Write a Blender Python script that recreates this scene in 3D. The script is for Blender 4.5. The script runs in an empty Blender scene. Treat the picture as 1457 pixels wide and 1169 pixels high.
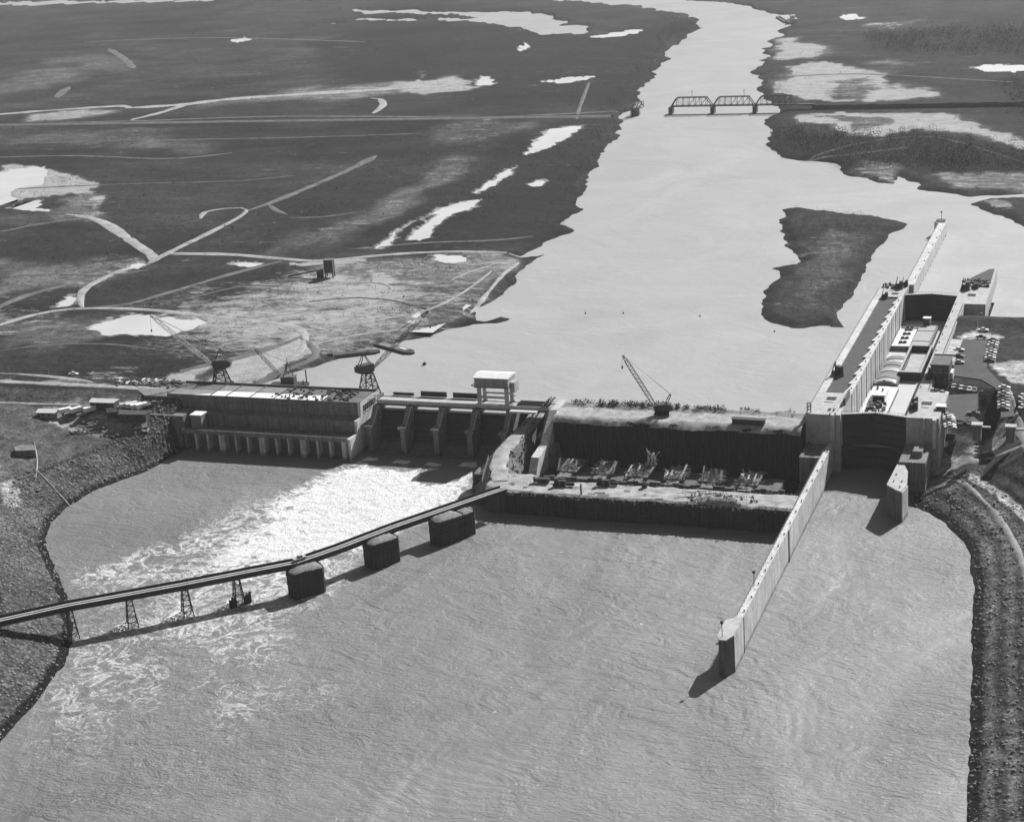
import bpy, math, random
import numpy as np
from mathutils import Matrix, Vector

random.seed(7)
rng = np.random.default_rng(7)
scene = bpy.context.scene
COL = scene.collection

# ------------------------------------------------------------------ camera, sky, sun, exposure
CAM = np.array([0.0, 0.0, 244.0])
QA, QB, QC, FPX = 1.25419486, 0.36981125, -0.07176788, 2423.589
def _rx(a): return np.array([[1, 0, 0], [0, math.cos(a), -math.sin(a)], [0, math.sin(a), math.cos(a)]])
def _rz(a): return np.array([[math.cos(a), -math.sin(a), 0], [math.sin(a), math.cos(a), 0], [0, 0, 1]])
ROT = _rz(QB) @ _rx(QA) @ _rz(QC)
cam_data = bpy.data.cameras.new('camera')
cam = bpy.data.objects.new('camera', cam_data)
COL.objects.link(cam)
m4 = Matrix([list(ROT[i]) + [CAM[i]] for i in range(3)] + [[0, 0, 0, 1]])
cam.matrix_world = m4
cam_data.sensor_width = 36.0
cam_data.lens = 36.0 * FPX / 1457.0
cam_data.clip_start = 1.0
cam_data.clip_end = 120000.0
scene.camera = cam

SUN_ELEV, SUN_AZ = math.radians(39.0), math.radians(68.0)      # azimuth from +X towards +Y
world = bpy.data.worlds.new('World')
scene.world = world
world.use_nodes = True
wn = world.node_tree
wn.nodes.clear()
sky = wn.nodes.new('ShaderNodeTexSky')
sky.sky_type = 'NISHITA'
sky.sun_disc = False
sky.sun_elevation = SUN_ELEV
sky.sun_rotation = math.pi / 2 - SUN_AZ
sky.altitude = 50
sky.air_density = 1.0
sky.dust_density = 2.0
bw = wn.nodes.new('ShaderNodeRGBToBW')
bg = wn.nodes.new('ShaderNodeBackground')
bg.inputs['Strength'].default_value = 0.05
wo = wn.nodes.new('ShaderNodeOutputWorld')
wn.links.new(sky.outputs[0], bw.inputs[0])
wn.links.new(bw.outputs[0], bg.inputs['Color'])
wn.links.new(bg.outputs[0], wo.inputs[0])
sun_d = bpy.data.lights.new('sun', 'SUN')
sun_d.energy = 4.9
sun_d.angle = math.radians(0.5)
sun_d.color = (1, 1, 1)
sun = bpy.data.objects.new('sun', sun_d)
COL.objects.link(sun)
sd = Vector((math.cos(SUN_ELEV) * math.cos(SUN_AZ), math.cos(SUN_ELEV) * math.sin(SUN_AZ), math.sin(SUN_ELEV)))
sun.rotation_euler = (-sd).to_track_quat('-Z', 'Y').to_euler()
scene.view_settings.view_transform = 'Standard'
scene.view_settings.look = 'None'
scene.view_settings.gamma = 1.0
scene.view_settings.use_curve_mapping = False
scene.view_settings.exposure = 0.45
scene.cycles.max_bounces = 6
scene.cycles.volume_bounces = 0
scene.cycles.caustics_reflective = False
scene.cycles.caustics_refractive = False

# ------------------------------------------------------------------ helpers
def at(px, py, z):
    """ground point seen at photograph position px, py on the level z"""
    d = ROT @ np.array([px - 728.5, -(py - 584.5), -FPX])
    t = (z - CAM[2]) / d[2]
    return np.array([CAM[0] + t * d[0], CAM[1] + t * d[1]])
def ats(pts, z): return [tuple(at(x, y, z)) for x, y in pts]

def _hash(ix, iy, s):
    h = (ix * 374761393 + iy * 668265263 + s * 1274126177) & 0xffffffff
    h = ((h ^ (h >> 13)) * 1274126177) & 0xffffffff
    return ((h ^ (h >> 16)) & 0xffff) / 65535.0
def vnoise(x, y, s=0):
    x = np.asarray(x, float); y = np.asarray(y, float)
    ix = np.floor(x).astype(np.int64); iy = np.floor(y).astype(np.int64)
    fx = x - ix; fy = y - iy
    fx = fx * fx * (3 - 2 * fx); fy = fy * fy * (3 - 2 * fy)
    a = _hash(ix, iy, s); b = _hash(ix + 1, iy, s); c = _hash(ix, iy + 1, s); d = _hash(ix + 1, iy + 1, s)
    return (a * (1 - fx) + b * fx) * (1 - fy) + (c * (1 - fx) + d * fx) * fy
def fbm(x, y, s=0, o=4):
    v = 0; a = .5; t = 0
    for k in range(o):
        v = v + a * vnoise(x * 2 ** k + 17.3 * k, y * 2 ** k - 9.1 * k, s + k); t += a; a *= .5
    return v / t                                   # 0..1
def sstep(a, b, x):
    t = np.clip((x - a) / (b - a), 0, 1); return t * t * (3 - 2 * t)
def inside(poly, x, y):
    r = np.zeros(x.shape, bool); n = len(poly)
    for i in range(n):
        x0, y0 = poly[i]; x1, y1 = poly[(i + 1) % n]
        if y0 == y1: continue
        c = ((y0 > y) != (y1 > y)) & (x < (x1 - x0) * (y - y0) / (y1 - y0) + x0)
        r ^= c
    return r
def segdist(pts, x, y, closed=True):
    d = np.full(x.shape, 1e18); n = len(pts)
    for i in range(n if closed else n - 1):
        x0, y0 = pts[i]; x1, y1 = pts[(i + 1) % n]
        dx, dy = x1 - x0, y1 - y0; L = dx * dx + dy * dy + 1e-9
        t = np.clip(((x - x0) * dx + (y - y0) * dy) / L, 0, 1)
        d = np.minimum(d, (x - x0 - t * dx) ** 2 + (y - y0 - t * dy) ** 2)
    return np.sqrt(d)
def sdist(rings, x, y):
    """positive outside, negative inside (even-odd)"""
    ins = np.zeros(x.shape, bool); d = np.full(x.shape, 1e9)
    for r in rings:
        ins ^= inside(r, x, y); d = np.minimum(d, segdist(r, x, y))
    return np.where(ins, -d, d)

def tag(o, label=None, cat=None, group=None, kind=None):
    if label: o['label'] = label
    if cat: o['category'] = cat
    if group: o['group'] = group
    if kind: o['kind'] = kind
    return o
def empty(name, loc=(0, 0, 0), rz=0.0, label=None, cat=None, group=None):
    o = bpy.data.objects.new(name, None); COL.objects.link(o)
    o.empty_display_size = 1
    o.location = loc; o.rotation_euler = (0, 0, rz)
    return tag(o, label, cat, group)
def copy_tree(o, parent=None):
    c = o.copy(); COL.objects.link(c)
    if parent: c.parent = parent
    for ch in o.children: copy_tree(ch, c)
    return c

class MB:
    def __init__(s): s.v = []; s.f = []
    def add(s, vs, fs):
        n = len(s.v); s.v += [tuple(map(float, p)) for p in vs]; s.f += [tuple(i + n for i in f) for f in fs]; return s
    def box(s, x0, x1, y0, y1, z0, z1):
        return s.add([(x0, y0, z0), (x1, y0, z0), (x1, y1, z0), (x0, y1, z0), (x0, y0, z1), (x1, y0, z1), (x1, y1, z1), (x0, y1, z1)],
                     [(0, 3, 2, 1), (4, 5, 6, 7), (0, 1, 5, 4), (1, 2, 6, 5), (2, 3, 7, 6), (3, 0, 4, 7)])
    def prism(s, poly, z0, z1, top=None):
        n = len(poly); a = sum(poly[i][0] * poly[(i + 1) % n][1] - poly[(i + 1) % n][0] * poly[i][1] for i in range(n))
        if a < 0: poly = poly[::-1]; top = top[::-1] if top else None
        tp = top or poly
        vs = [(p[0], p[1], z0) for p in poly] + [(p[0], p[1], z1) for p in tp]
        fs = [tuple(range(n - 1, -1, -1)), tuple(range(n, 2 * n))] + [(i, (i + 1) % n, n + (i + 1) % n, n + i) for i in range(n)]
        return s.add(vs, fs)
    def prof_x(s, prof, x0, x1):
        """(y,z) profile extruded along x"""
        n = len(prof); a = sum(prof[i][0] * prof[(i + 1) % n][1] - prof[(i + 1) % n][0] * prof[i][1] for i in range(n))
        if a < 0: prof = prof[::-1]
        vs = [(x0, p[0], p[1]) for p in prof] + [(x1, p[0], p[1]) for p in prof]
        fs = [tuple(range(n - 1, -1, -1)), tuple(range(n, 2 * n))] + [(i, (i + 1) % n, n + (i + 1) % n, n + i) for i in range(n)]
        return s.add(vs, fs)
    def beam(s, p, q, w, h=None):
        h = h or w
        p = Vector(p); q = Vector(q); d = (q - p)
        if d.length < 1e-6: return s
        d.normalize(); up = Vector((0, 0, 1)) if abs(d.z) < .95 else Vector((0, 1, 0))
        a = d.cross(up).normalized() * (w / 2); b = a.cross(d).normalized() * (h / 2)
        vs = [p - a - b, p + a - b, p + a + b, p - a + b, q - a - b, q + a - b, q + a + b, q - a + b]
        return s.add(vs, [(0, 1, 2, 3), (7, 6, 5, 4), (0, 4, 5, 1), (1, 5, 6, 2), (2, 6, 7, 3), (3, 7, 4, 0)])
    def cyl(s, x, y, z0, z1, r, n=12, r1=None):
        r1 = r if r1 is None else r1
        vs = [(x + r * math.cos(2 * math.pi * i / n), y + r * math.sin(2 * math.pi * i / n), z0) for i in range(n)] + \
             [(x + r1 * math.cos(2 * math.pi * i / n), y + r1 * math.sin(2 * math.pi * i / n), z1) for i in range(n)]
        return s.add(vs, [tuple(range(n - 1, -1, -1)), tuple(range(n, 2 * n))] + [(i, (i + 1) % n, n + (i + 1) % n, n + i) for i in range(n)])
    def cylx(s, x0, x1, y, z, r, n=10):
        vs = [(x0, y + r * math.cos(2 * math.pi * i / n), z + r * math.sin(2 * math.pi * i / n)) for i in range(n)] + \
             [(x1, y + r * math.cos(2 * math.pi * i / n), z + r * math.sin(2 * math.pi * i / n)) for i in range(n)]
        return s.add(vs, [tuple(range(n - 1, -1, -1)), tuple(range(n, 2 * n))] + [(i, (i + 1) % n, n + (i + 1) % n, n + i) for i in range(n)])
    def truss(s, p, q, w, n, t=.12, h=None):
        """square lattice boom from p to q"""
        h = h or w
        p = Vector(p); q = Vector(q); d = (q - p).normalized()
        up = Vector((0, 0, 1)) if abs(d.z) < .95 else Vector((0, 1, 0))
        a = d.cross(up).normalized(); b = a.cross(d).normalized()
        def pt(k, i):
            u = k / n; sc = min(1, .35 + 2.5 * min(u, 1 - u) * 1.5)
            c = p + (q - p) * u
            return c + a * ((-1, 1, 1, -1)[i] * w / 2 * sc) + b * ((-1, -1, 1, 1)[i] * h / 2 * sc)
        for k in range(n):
            for i in range(4):
                s.beam(pt(k, i), pt(k + 1, i), t)
                s.beam(pt(k, i), pt(k + 1, (i + 1) % 4) if k % 2 else pt(k + 1, (i + 3) % 4), t * .7)
        return s
    def build(s, name, mat, parent=None, loc=None):
        me = bpy.data.meshes.new(name); me.from_pydata(s.v, [], s.f); me.update()
        o = bpy.data.objects.new(name, me); COL.objects.link(o)
        if mat: me.materials.append(mat)
        if parent: o.parent = parent
        if loc: o.location = loc
        return o

def np_mesh(name, verts, faces, mat, parent=None, attrs=None, smooth=True):
    me = bpy.data.meshes.new(name)
    nv, nf = len(verts), len(faces); k = faces.shape[1]
    me.vertices.add(nv); me.vertices.foreach_set('co', verts.astype(np.float32).ravel())
    me.loops.add(nf * k); me.loops.foreach_set('vertex_index', faces.astype(np.int32).ravel())
    me.polygons.add(nf); me.polygons.foreach_set('loop_start', np.arange(nf, dtype=np.int32) * k)
    if smooth: me.polygons.foreach_set('use_smooth', np.ones(nf, bool))
    me.update(calc_edges=True)
    for an, av in (attrs or {}).items():
        a = me.attributes.new(an, 'FLOAT', 'POINT'); a.data.foreach_set('value', av.astype(np.float32))
    if mat: me.materials.append(mat)
    o = bpy.data.objects.new(name, me); COL.objects.link(o)
    if parent: o.parent = parent
    return o
def grid_faces(nr, nc, keep=None):
    i = np.arange((nr - 1) * (nc - 1)); r = i // (nc - 1); c = i % (nc - 1)
    f = np.stack([r * nc + c, r * nc + c + 1, (r + 1) * nc + c + 1, (r + 1) * nc + c], 1)
    return f if keep is None else f[keep[f].all(1)]

# ------------------------------------------------------------------ materials (all neutral: the place was shot in black and white)
def g(v): return (v, v, v, 1)
def new_mat(name):
    m = bpy.data.materials.new(name); m.use_nodes = True
    nt = m.node_tree; b = nt.nodes['Principled BSDF']
    return m, nt, b
def wpos(nt): return nt.nodes.new('ShaderNodeNewGeometry').outputs['Position']
def nz(nt, vec, scale, detail=4, rough=.6, stretch=None, dist=0):
    if stretch:
        mp = nt.nodes.new('ShaderNodeMapping'); mp.inputs['Scale'].default_value = stretch
        if len(stretch) > 3: pass
        nt.links.new(vec, mp.inputs['Vector']); vec = mp.outputs[0]
    n = nt.nodes.new('ShaderNodeTexNoise'); n.inputs['Scale'].default_value = scale
    n.inputs['Detail'].default_value = detail; n.inputs['Roughness'].default_value = rough
    n.inputs['Distortion'].default_value = dist
    nt.links.new(vec, n.inputs['Vector']); return n.outputs[0]
def mth(nt, op, a, b=None, clamp=False):
    n = nt.nodes.new('ShaderNodeMath'); n.operation = op; n.use_clamp = clamp
    for i, v in enumerate((a, b)):
        if v is None: continue
        if isinstance(v, (int, float)): n.inputs[i].default_value = v
        else: nt.links.new(v, n.inputs[i])
    return n.outputs[0]
def mrange(nt, v, a, b, c, d):
    n = nt.nodes.new('ShaderNodeMapRange'); n.inputs[1].default_value = a; n.inputs[2].default_value = b
    n.inputs[3].default_value = c; n.inputs[4].default_value = d
    nt.links.new(v, n.inputs[0]); return n.outputs[0]
def surf(name, base, var=.25, scale=.5, rough=.85, streak=0, bump=0, spec=.3, fine=4.0, metal=0, lifts=0):
    m, nt, b = new_mat(name)
    p = wpos(nt)
    a = nz(nt, p, scale, 5, .65); c = nz(nt, p, scale * fine, 4, .7)
    v = mth(nt, 'ADD', mth(nt, 'MULTIPLY', a, .6), mth(nt, 'MULTIPLY', c, .4))
    k = mrange(nt, v, .3, .7, base * (1 - var), base * (1 + var))
    if streak:
        s = nz(nt, p, 1.0, 3, .6, (1.2, 1.2, .07))
        k = mth(nt, 'MULTIPLY', k, mrange(nt, s, .35, .65, 1 - streak, 1 + streak * .5))
    if lifts:
        sx_n = nt.nodes.new('ShaderNodeSeparateXYZ'); nt.links.new(p, sx_n.inputs[0])
        fr = mth(nt, 'FRACT', mth(nt, 'MULTIPLY', sx_n.outputs[2], 1 / 1.52)); ln = mrange(nt, mth(nt, 'ABSOLUTE', mth(nt, 'SUBTRACT', fr, .5)), .42, .5, 1, 1 - lifts)
        wl_ = nz(nt, p, .6, 3, .6); wet = mrange(nt, mth(nt, 'ADD', sx_n.outputs[2], mth(nt, 'MULTIPLY', wl_, 2.0)), 1.6, 3.0, .45, 1); wet.node.clamp = True
        k = mth(nt, 'MULTIPLY', mth(nt, 'MULTIPLY', k, ln), wet)
    nt.links.new(k, b.inputs['Base Color'])
    b.inputs['Roughness'].default_value = rough
    b.inputs['Specular IOR Level'].default_value = spec
    b.inputs['Metallic'].default_value = metal
    if bump:
        bp = nt.nodes.new('ShaderNodeBump'); bp.inputs['Strength'].default_value = 1; bp.inputs['Distance'].default_value = bump
        nt.links.new(c, bp.inputs['Height']); nt.links.new(bp.outputs[0], b.inputs['Normal'])
    return m

M = {}
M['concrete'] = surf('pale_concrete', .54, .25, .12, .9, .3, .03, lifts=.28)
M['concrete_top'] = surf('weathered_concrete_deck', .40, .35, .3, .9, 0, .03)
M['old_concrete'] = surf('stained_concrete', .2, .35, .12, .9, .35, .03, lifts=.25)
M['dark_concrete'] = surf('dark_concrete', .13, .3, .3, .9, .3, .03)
M['steel_dark'] = surf('dark_steel', .035, .3, 1.0, .6, .2, .0, .4)
M['steel_grey'] = surf('grey_steel', .14, .25, 1.0, .55, .2)
M['steel_light'] = surf('light_steel', .38, .25, 1.0, .5, .2)
M['sheetpile'] = surf('rusty_sheet_pile', .045, .35, 1.2, .8, .4)
M['roof_white'] = surf('white_sheet_roof', .72, .12, .5, .7)
M['roof_dark'] = surf('dark_roofing', .13, .35, .3, .9)
M['roof_mid'] = surf('grey_roofing', .22, .3, .3, .9)
M['wall_dark'] = surf('dark_siding', .07, .3, .6, .85)
M['glass'] = surf('window_glass', .03, .2, .5, .1, 0, 0, .5)
M['dirt'] = surf('pale_haul_road_dirt', .33, .6, .25, .95, 0, .15, .15, 6)
M['dirt_mid'] = surf('trodden_dirt', .2, .4, .15, .95, 0, .15, .15, 6)
M['road'] = surf('dirt_road', .31, .55, .1, .95, 0, .1, .15, 7)
M['road_dim'] = surf('old_dirt_track', .13, .6, .12, .95, 0, .05, .15, 5)
M['fill_dark'] = surf('wet_gravel_fill', .085, .3, .3, .95, 0, .1, .2)
M['asphalt'] = surf('asphalt', .075, .25, .1, .9, 0, .02, .2)
M['white'] = surf('white_paint', .62, .1, .5, .5)
M['timber'] = surf('raw_timber', .22, .4, .8, .85)
M['rubble'] = surf('rubble', .17, .5, .4, .95, 0, .3, .1)
M['riprap'] = surf('riprap', .23, .5, .6, .95, 0, 0, .1)
M['black'] = surf('black_rubber', .02, .2, 1, .8)
M['twig'] = surf('bare_brush', .055, .5, .3, .95, 0, 0, .1)
M['twig2'] = surf('bare_tree_branches', .085, .85, .03, .95, 0, 0, .1)
for k, v in dict(car_white=.7, car_grey=.3, car_black=.025, car_mid=.12, car_pale=.45).items():
    M[k] = surf(k + '_paint', v, .05, .5, .3, 0, 0, .5)

# ground
m, nt, b = new_mat('ground'); M['ground'] = m
att = nt.nodes.new('ShaderNodeAttribute'); att.attribute_name = 'tone'
att2 = nt.nodes.new('ShaderNodeAttribute'); att2.attribute_name = 'rock'
p = wpos(nt)
n1 = nz(nt, p, .012, 6, .65); n2 = nz(nt, p, .09, 6, .7, (1, 1.6, 1)); n3 = nz(nt, p, .7, 5, .75)
n4 = nz(nt, p, .035, 5, .7, (.5, 2.2, 1))
v = mth(nt, 'MULTIPLY', mrange(nt, n1, .3, .7, .72, 1.3), mrange(nt, n2, .3, .7, .62, 1.4))
v = mth(nt, 'MULTIPLY', v, mrange(nt, n3, .3, .7, .5, 1.5))
n5 = nz(nt, p, .22, 6, .8); v = mth(nt, 'MULTIPLY', v, mrange(nt, n5, .36, .64, .55, 1.6))
v = mth(nt, 'MULTIPLY', v, mrange(nt, n4, .35, .7, .8, 1.35))
vor = nt.nodes.new('ShaderNodeTexVoronoi'); vor.inputs['Scale'].default_value = .75
nt.links.new(p, vor.inputs['Vector'])
rk = mrange(nt, vor.outputs['Distance'], .0, .75, 1.55, .35)
rkm = nt.nodes.new('ShaderNodeMix'); rkm.data_type = 'FLOAT'
nt.links.new(att2.outputs['Fac'], rkm.inputs[0]); rkm.inputs[2].default_value = 1.0; nt.links.new(rk, rkm.inputs[3])
v = mth(nt, 'MULTIPLY', v, rkm.outputs[0])
att3 = nt.nodes.new('ShaderNodeAttribute'); att3.attribute_name = 'pale'
def rotmap(sc):
    mp = nt.nodes.new('ShaderNodeMapping'); mp.inputs['Rotation'].default_value = (0, 0, math.radians(-18)); mp.inputs['Scale'].default_value = sc
    nt.links.new(p, mp.inputs['Vector']); return mp.outputs[0]
c1 = nz(nt, rotmap((.5, 1.0, 1)), .2, 8, .8, None, .8); c2 = nz(nt, rotmap((.45, 1.2, 1)), .04, 6, .75, None, .8)
cc_n = mth(nt, 'ADD', mth(nt, 'MULTIPLY', c1, .62), mth(nt, 'MULTIPLY', c2, .38))
cov = mrange(nt, mth(nt, 'ADD', cc_n, mth(nt, 'MULTIPLY', mth(nt, 'SUBTRACT', att3.outputs['Fac'], .5), .62)), .455, .57, 0, 1); cov.node.clamp = True
cov = mth(nt, 'MULTIPLY', cov, mrange(nt, att3.outputs['Fac'], .0, .12, 0, 1))
dk = mth(nt, 'MULTIPLY', att.outputs['Fac'], v)
lt = mth(nt, 'MULTIPLY', mrange(nt, n3, .3, .7, .8, 1.2), mrange(nt, n2, .3, .7, .24, .42))
mxg = nt.nodes.new('ShaderNodeMix'); mxg.data_type = 'FLOAT'
nt.links.new(cov, mxg.inputs[0]); nt.links.new(dk, mxg.inputs[2]); nt.links.new(lt, mxg.inputs[3])
nt.links.new(mxg.outputs[0], b.inputs['Base Color'])
b.inputs['Roughness'].default_value = .95; b.inputs['Specular IOR Level'].default_value = .1
bp = nt.nodes.new('ShaderNodeBump'); bp.inputs['Distance'].default_value = .7; bp.inputs['Strength'].default_value = .9
hsum = mth(nt, 'ADD', n3, mth(nt, 'MULTIPLY', mth(nt, 'MULTIPLY', rk, att2.outputs['Fac']), .6))
nt.links.new(hsum, bp.inputs['Height']); nt.links.new(bp.outputs[0], b.inputs['Normal'])

# water
def water_mat(name, base, rough, amp, foam=False, wl=.35):
    m, nt, b = new_mat(name); p = wpos(nt)
    w = nz(nt, p, .011, 6, .62, (1, 1, 1), 1.5)
    col = mrange(nt, w, .3, .7, base * (.8 if foam else .9), base * (1.22 if foam else 1.1))
    calm = mrange(nt, nz(nt, p, .018, 3, .55, (1, .5, 1), 1.0), .35, .62, .55 if foam else .8, 1.3 if foam else 1.1)
    a = nz(nt, p, wl * 1.6, 6, .68, (.75, 1.5, 1), .6); c = nz(nt, p, wl * .22, 4, .55, (.8, 1.2, 1), 1.2)
    h = mth(nt, 'MULTIPLY', mth(nt, 'ADD', mth(nt, 'MULTIPLY', a, .5), c), calm)
    r = rough
    if foam:
        at1 = nt.nodes.new('ShaderNodeAttribute'); at1.attribute_name = 'foam'
        f = at1.outputs['Fac']
        rp = nt.nodes.new('ShaderNodeAttribute'); rp.attribute_name = 'phase'
        sn = mth(nt, 'SINE', mth(nt, 'ADD', mth(nt, 'MULTIPLY', rp.outputs['Fac'], 1.25), mth(nt, 'MULTIPLY', c, 9.0)))
        h = mth(nt, 'ADD', h, mth(nt, 'MULTIPLY', mth(nt, 'MULTIPLY', sn, .06), mth(nt, 'MULTIPLY', mrange(nt, rp.outputs['Fac'], 45, 130, 1, .15), mth(nt, 'MULTIPLY', mrange(nt, rp.outputs['Fac'], 5, 45, .1, 1), mrange(nt, w, .42, .6, 0, 1)))))
        # veins: ridged noise, denser where foam is strong
        v1 = nz(nt, p, .075, 5, .62, (1, 1, 1), 2.2); v2 = nz(nt, p, .4, 6, .72, (1.3, .7, 1), 1.2)
        rid = mth(nt, 'SUBTRACT', 1.0, mth(nt, 'MULTIPLY', mth(nt, 'ABSOLUTE', mth(nt, 'SUBTRACT', v1, .5)), 17.0))
        v3 = nz(nt, p, .02, 4, .6, (1, 1, 1), .8)
        vein = mth(nt, 'ADD', mth(nt, 'MULTIPLY', mth(nt, 'SUBTRACT', v3, .5), 1.5), mth(nt, 'ADD', mth(nt, 'MULTIPLY', rid, .36), mth(nt, 'MULTIPLY', mth(nt, 'SUBTRACT', v2, .5), 1.5)))
        q = mth(nt, 'ADD', vein, mth(nt, 'MULTIPLY', mth(nt, 'SUBTRACT', f, .5), 2.0))
        k = mrange(nt, q, .0, .7, 0, 1); k.node.clamp = True
        k = mth(nt, 'MULTIPLY', k, mrange(nt, f, 0.02, .45, 0, 1))
        fl = nz(nt, p, .9, 2, .5, (1, .6, 1), .5); fl2 = nz(nt, p, .035, 3, .5)
        fk = mrange(nt, mth(nt, 'ADD', fl, mth(nt, 'MULTIPLY', fl2, .22)), .845, .9, 0, .6); fk.node.clamp = True
        k = mth(nt, 'MAXIMUM', k, fk)
        mx = nt.nodes.new('ShaderNodeMix'); mx.data_type = 'FLOAT'
        nt.links.new(k, mx.inputs[0]); nt.links.new(col, mx.inputs[2]); mx.inputs[3].default_value = .76
        col = mx.outputs[0]
        mr = nt.nodes.new('ShaderNodeMix'); mr.data_type = 'FLOAT'
        nt.links.new(k, mr.inputs[0]); mr.inputs[2].default_value = rough; mr.inputs[3].default_value = .9
        nt.links.new(mr.outputs[0], b.inputs['Roughness'])
        h = mth(nt, 'ADD', h, mth(nt, 'MULTIPLY', mth(nt, 'MULTIPLY', v2, f), .9))
    else: b.inputs['Roughness'].default_value = rough
    nt.links.new(col, b.inputs['Base Color'])
    b.inputs['IOR'].default_value = 1.333; b.inputs['Specular IOR Level'].default_value = .95 if foam else .5
    bp = nt.nodes.new('ShaderNodeBump'); bp.inputs['Distance'].default_value = amp; bp.inputs['Strength'].default_value = 1
    nt.links.new(h, bp.inputs['Height']); nt.links.new(bp.outputs[0], b.inputs['Normal'])
    return m
M['pool'] = water_mat('pool_water', .335, .55, .4)
M['tail'] = water_mat('tail_water', .18, .46, 1.25, True)
M['pond'] = water_mat('pond_water', .5, .56, .05)
M['chamber'] = water_mat('chamber_water', .5, .56, .05)

# ------------------------------------------------------------------ water and land outlines
POOL = ats([(378, 546), (420, 530), (470, 512), (500, 499), (560, 490), (600, 478), (640, 468), (668, 461), (700, 460), (726, 454), (706, 452), (688, 457),
            (672, 452), (672, 441), (700, 425), (728, 402), (733, 385), (775, 362), (742, 367), (762, 350), (790, 336), (812, 331), (800, 318), (818, 300),
            (832, 268), (850, 240), (868, 205), (884, 178), (880, 166), (908, 152), (912, 128), (925, 110), (940, 95), (958, 66), (985, 48), (998, 38),
            (990, 25), (960, 17), (900, 10), (840, 4), (760, -1), (600, -6), (600, -12), (800, -8), (950, -3), (1010, 2), (1060, 8), (1100, 20), (1126, 36),
            (1116, 42), (1100, 56), (1084, 74), (1089, 92), (1077, 99), (1080, 128), (1085, 141), (1104, 150), (1109, 160), (1094, 176), (1091, 205),
            (1112, 224), (1140, 228), (1185, 232), (1200, 247), (1232, 254), (1268, 262), (1276, 250), (1310, 263), (1300, 271), (1380, 277), (1457, 278), (1650, 280)], 16) \
    + [(700, 1050), (700, 806), (-73, 806), (-73, 846), (-123, 846), (-123, 653), (-402, 653)]
ISLAND = ats([(1112, 296), (1145, 298), (1200, 302), (1255, 311), (1286, 322), (1262, 333), (1258, 350), (1236, 376), (1224, 398), (1205, 425), (1190, 450),
              (1201, 466), (1160, 464), (1115, 466), (1092, 459), (1083, 445), (1092, 412), (1106, 386), (1093, 382), (1135, 374), (1130, 362), (1112, 348)], 16)
PENIN = ats([(1376, 290), (1396, 284), (1457, 283), (1700, 286), (1700, 342), (1457, 322), (1425, 305), (1398, 296)], 16)
FAR1 = ats([(-80, 16), (0, 9), (150, 5), (300, 2), (300, 0), (150, 1), (0, 3), (-80, 6)], 16)
LAKE = ats([(437, 39), (500, 30), (600, 29), (660, 31), (700, 35), (740, 42), (795, 50), (838, 48), (835, 38), (800, 36), (815, 31), (775, 26), (785, 22),
            (740, 17), (690, 18), (560, 15), (480, 14), (530, 19), (640, 21), (700, 25), (640, 27), (520, 26)], 16)
POOL_RINGS = [POOL, ISLAND, PENIN, FAR1, LAKE]
PONDS_PX = [
    [(845, 52), (880, 46), (921, 42), (905, 47), (860, 54)], [(735, 68), (745, 60), (752, 68), (745, 72)],
    [(672, 114), (685, 108), (700, 114), (700, 121), (678, 122)], [(775, 115), (820, 111), (848, 109), (838, 114), (800, 118)],
    [(744, 222), (765, 200), (778, 184), (828, 179), (815, 192), (795, 200), (770, 214)], [(672, 276), (690, 262), (716, 246), (735, 237), (730, 246), (700, 264)],
    [(524, 354), (560, 334), (600, 312), (625, 297), (660, 286), (678, 284), (672, 296), (640, 306), (622, 322), (608, 338), (590, 343), (575, 340),
     (598, 328), (620, 306), (634, 302), (610, 305), (580, 322), (553, 345), (545, 352)],
    [(14, 296), (40, 286), (64, 284), (58, 295), (73, 302), (40, 300)], [(0, 244), (50, 238), (75, 240), (60, 262), (20, 270), (16, 280), (30, 284), (0, 294), (-60, 300), (-60, 250)],
    [(128, 468), (155, 455), (195, 449), (240, 451), (298, 457), (275, 466), (240, 478), (200, 475), (152, 475)],
    [(77, 438), (96, 425), (103, 418), (113, 426), (104, 435)], [(326, 376), (350, 373), (377, 374), (368, 378), (340, 378)],
    [(612, 364), (660, 363), (672, 372), (650, 376), (625, 371)], [(585, 458), (592, 446), (606, 442), (602, 456), (592, 461)],
    [(1378, 97), (1400, 93), (1480, 94), (1480, 101), (1410, 102)], [(1190, 24), (1212, 21), (1230, 25), (1205, 28)], [(330, 57), (348, 54), (362, 57), (340, 60)],
    [(180, 380), (196, 373), (210, 376), (192, 382)], [(752, 262), (770, 256), (782, 258), (768, 264)],
]
PONDS = [ats(q, 18) for q in PONDS_PX]
TAIL = ats([(262, 640), (250, 648), (205, 672), (165, 686), (130, 700), (95, 722), (72, 745), (65, 765), (70, 790), (84, 820), (95, 850), (104, 890), (104, 912), (90, 945), (50, 1000),
            (0, 1055), (-120, 1190)], 0) + [(-330, 250), (100, 250), (-20, 330)] + \
    ats([(1372, 1200), (1377, 1120), (1381, 1000), (1384, 900), (1385, 840), (1381, 790), (1368, 768), (1345, 745), (1322, 730), (1298, 720)], 0) + [(-78, 612), (-78, 648), (-400, 648)]

def warp(x, y, amp=1.0):
    r = np.hypot(x, y); s = .02 + 0 * r
    a = np.clip(r / 700, .6, 9) * amp
    L = np.clip(r / 28, 14, 200)
    Lq = 2.0 ** np.round(np.log2(L))
    return x + a * 9 * (fbm(x / 34, y / 34, 3) - .5) + a * 3 * (fbm(x / 8, y / 8, 5, 2) - .5), \
           y + a * 14 * (fbm(x / 34, y / 34, 11) - .5) + a * 5 * (fbm(x / 8, y / 8, 13, 2) - .5)

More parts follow.
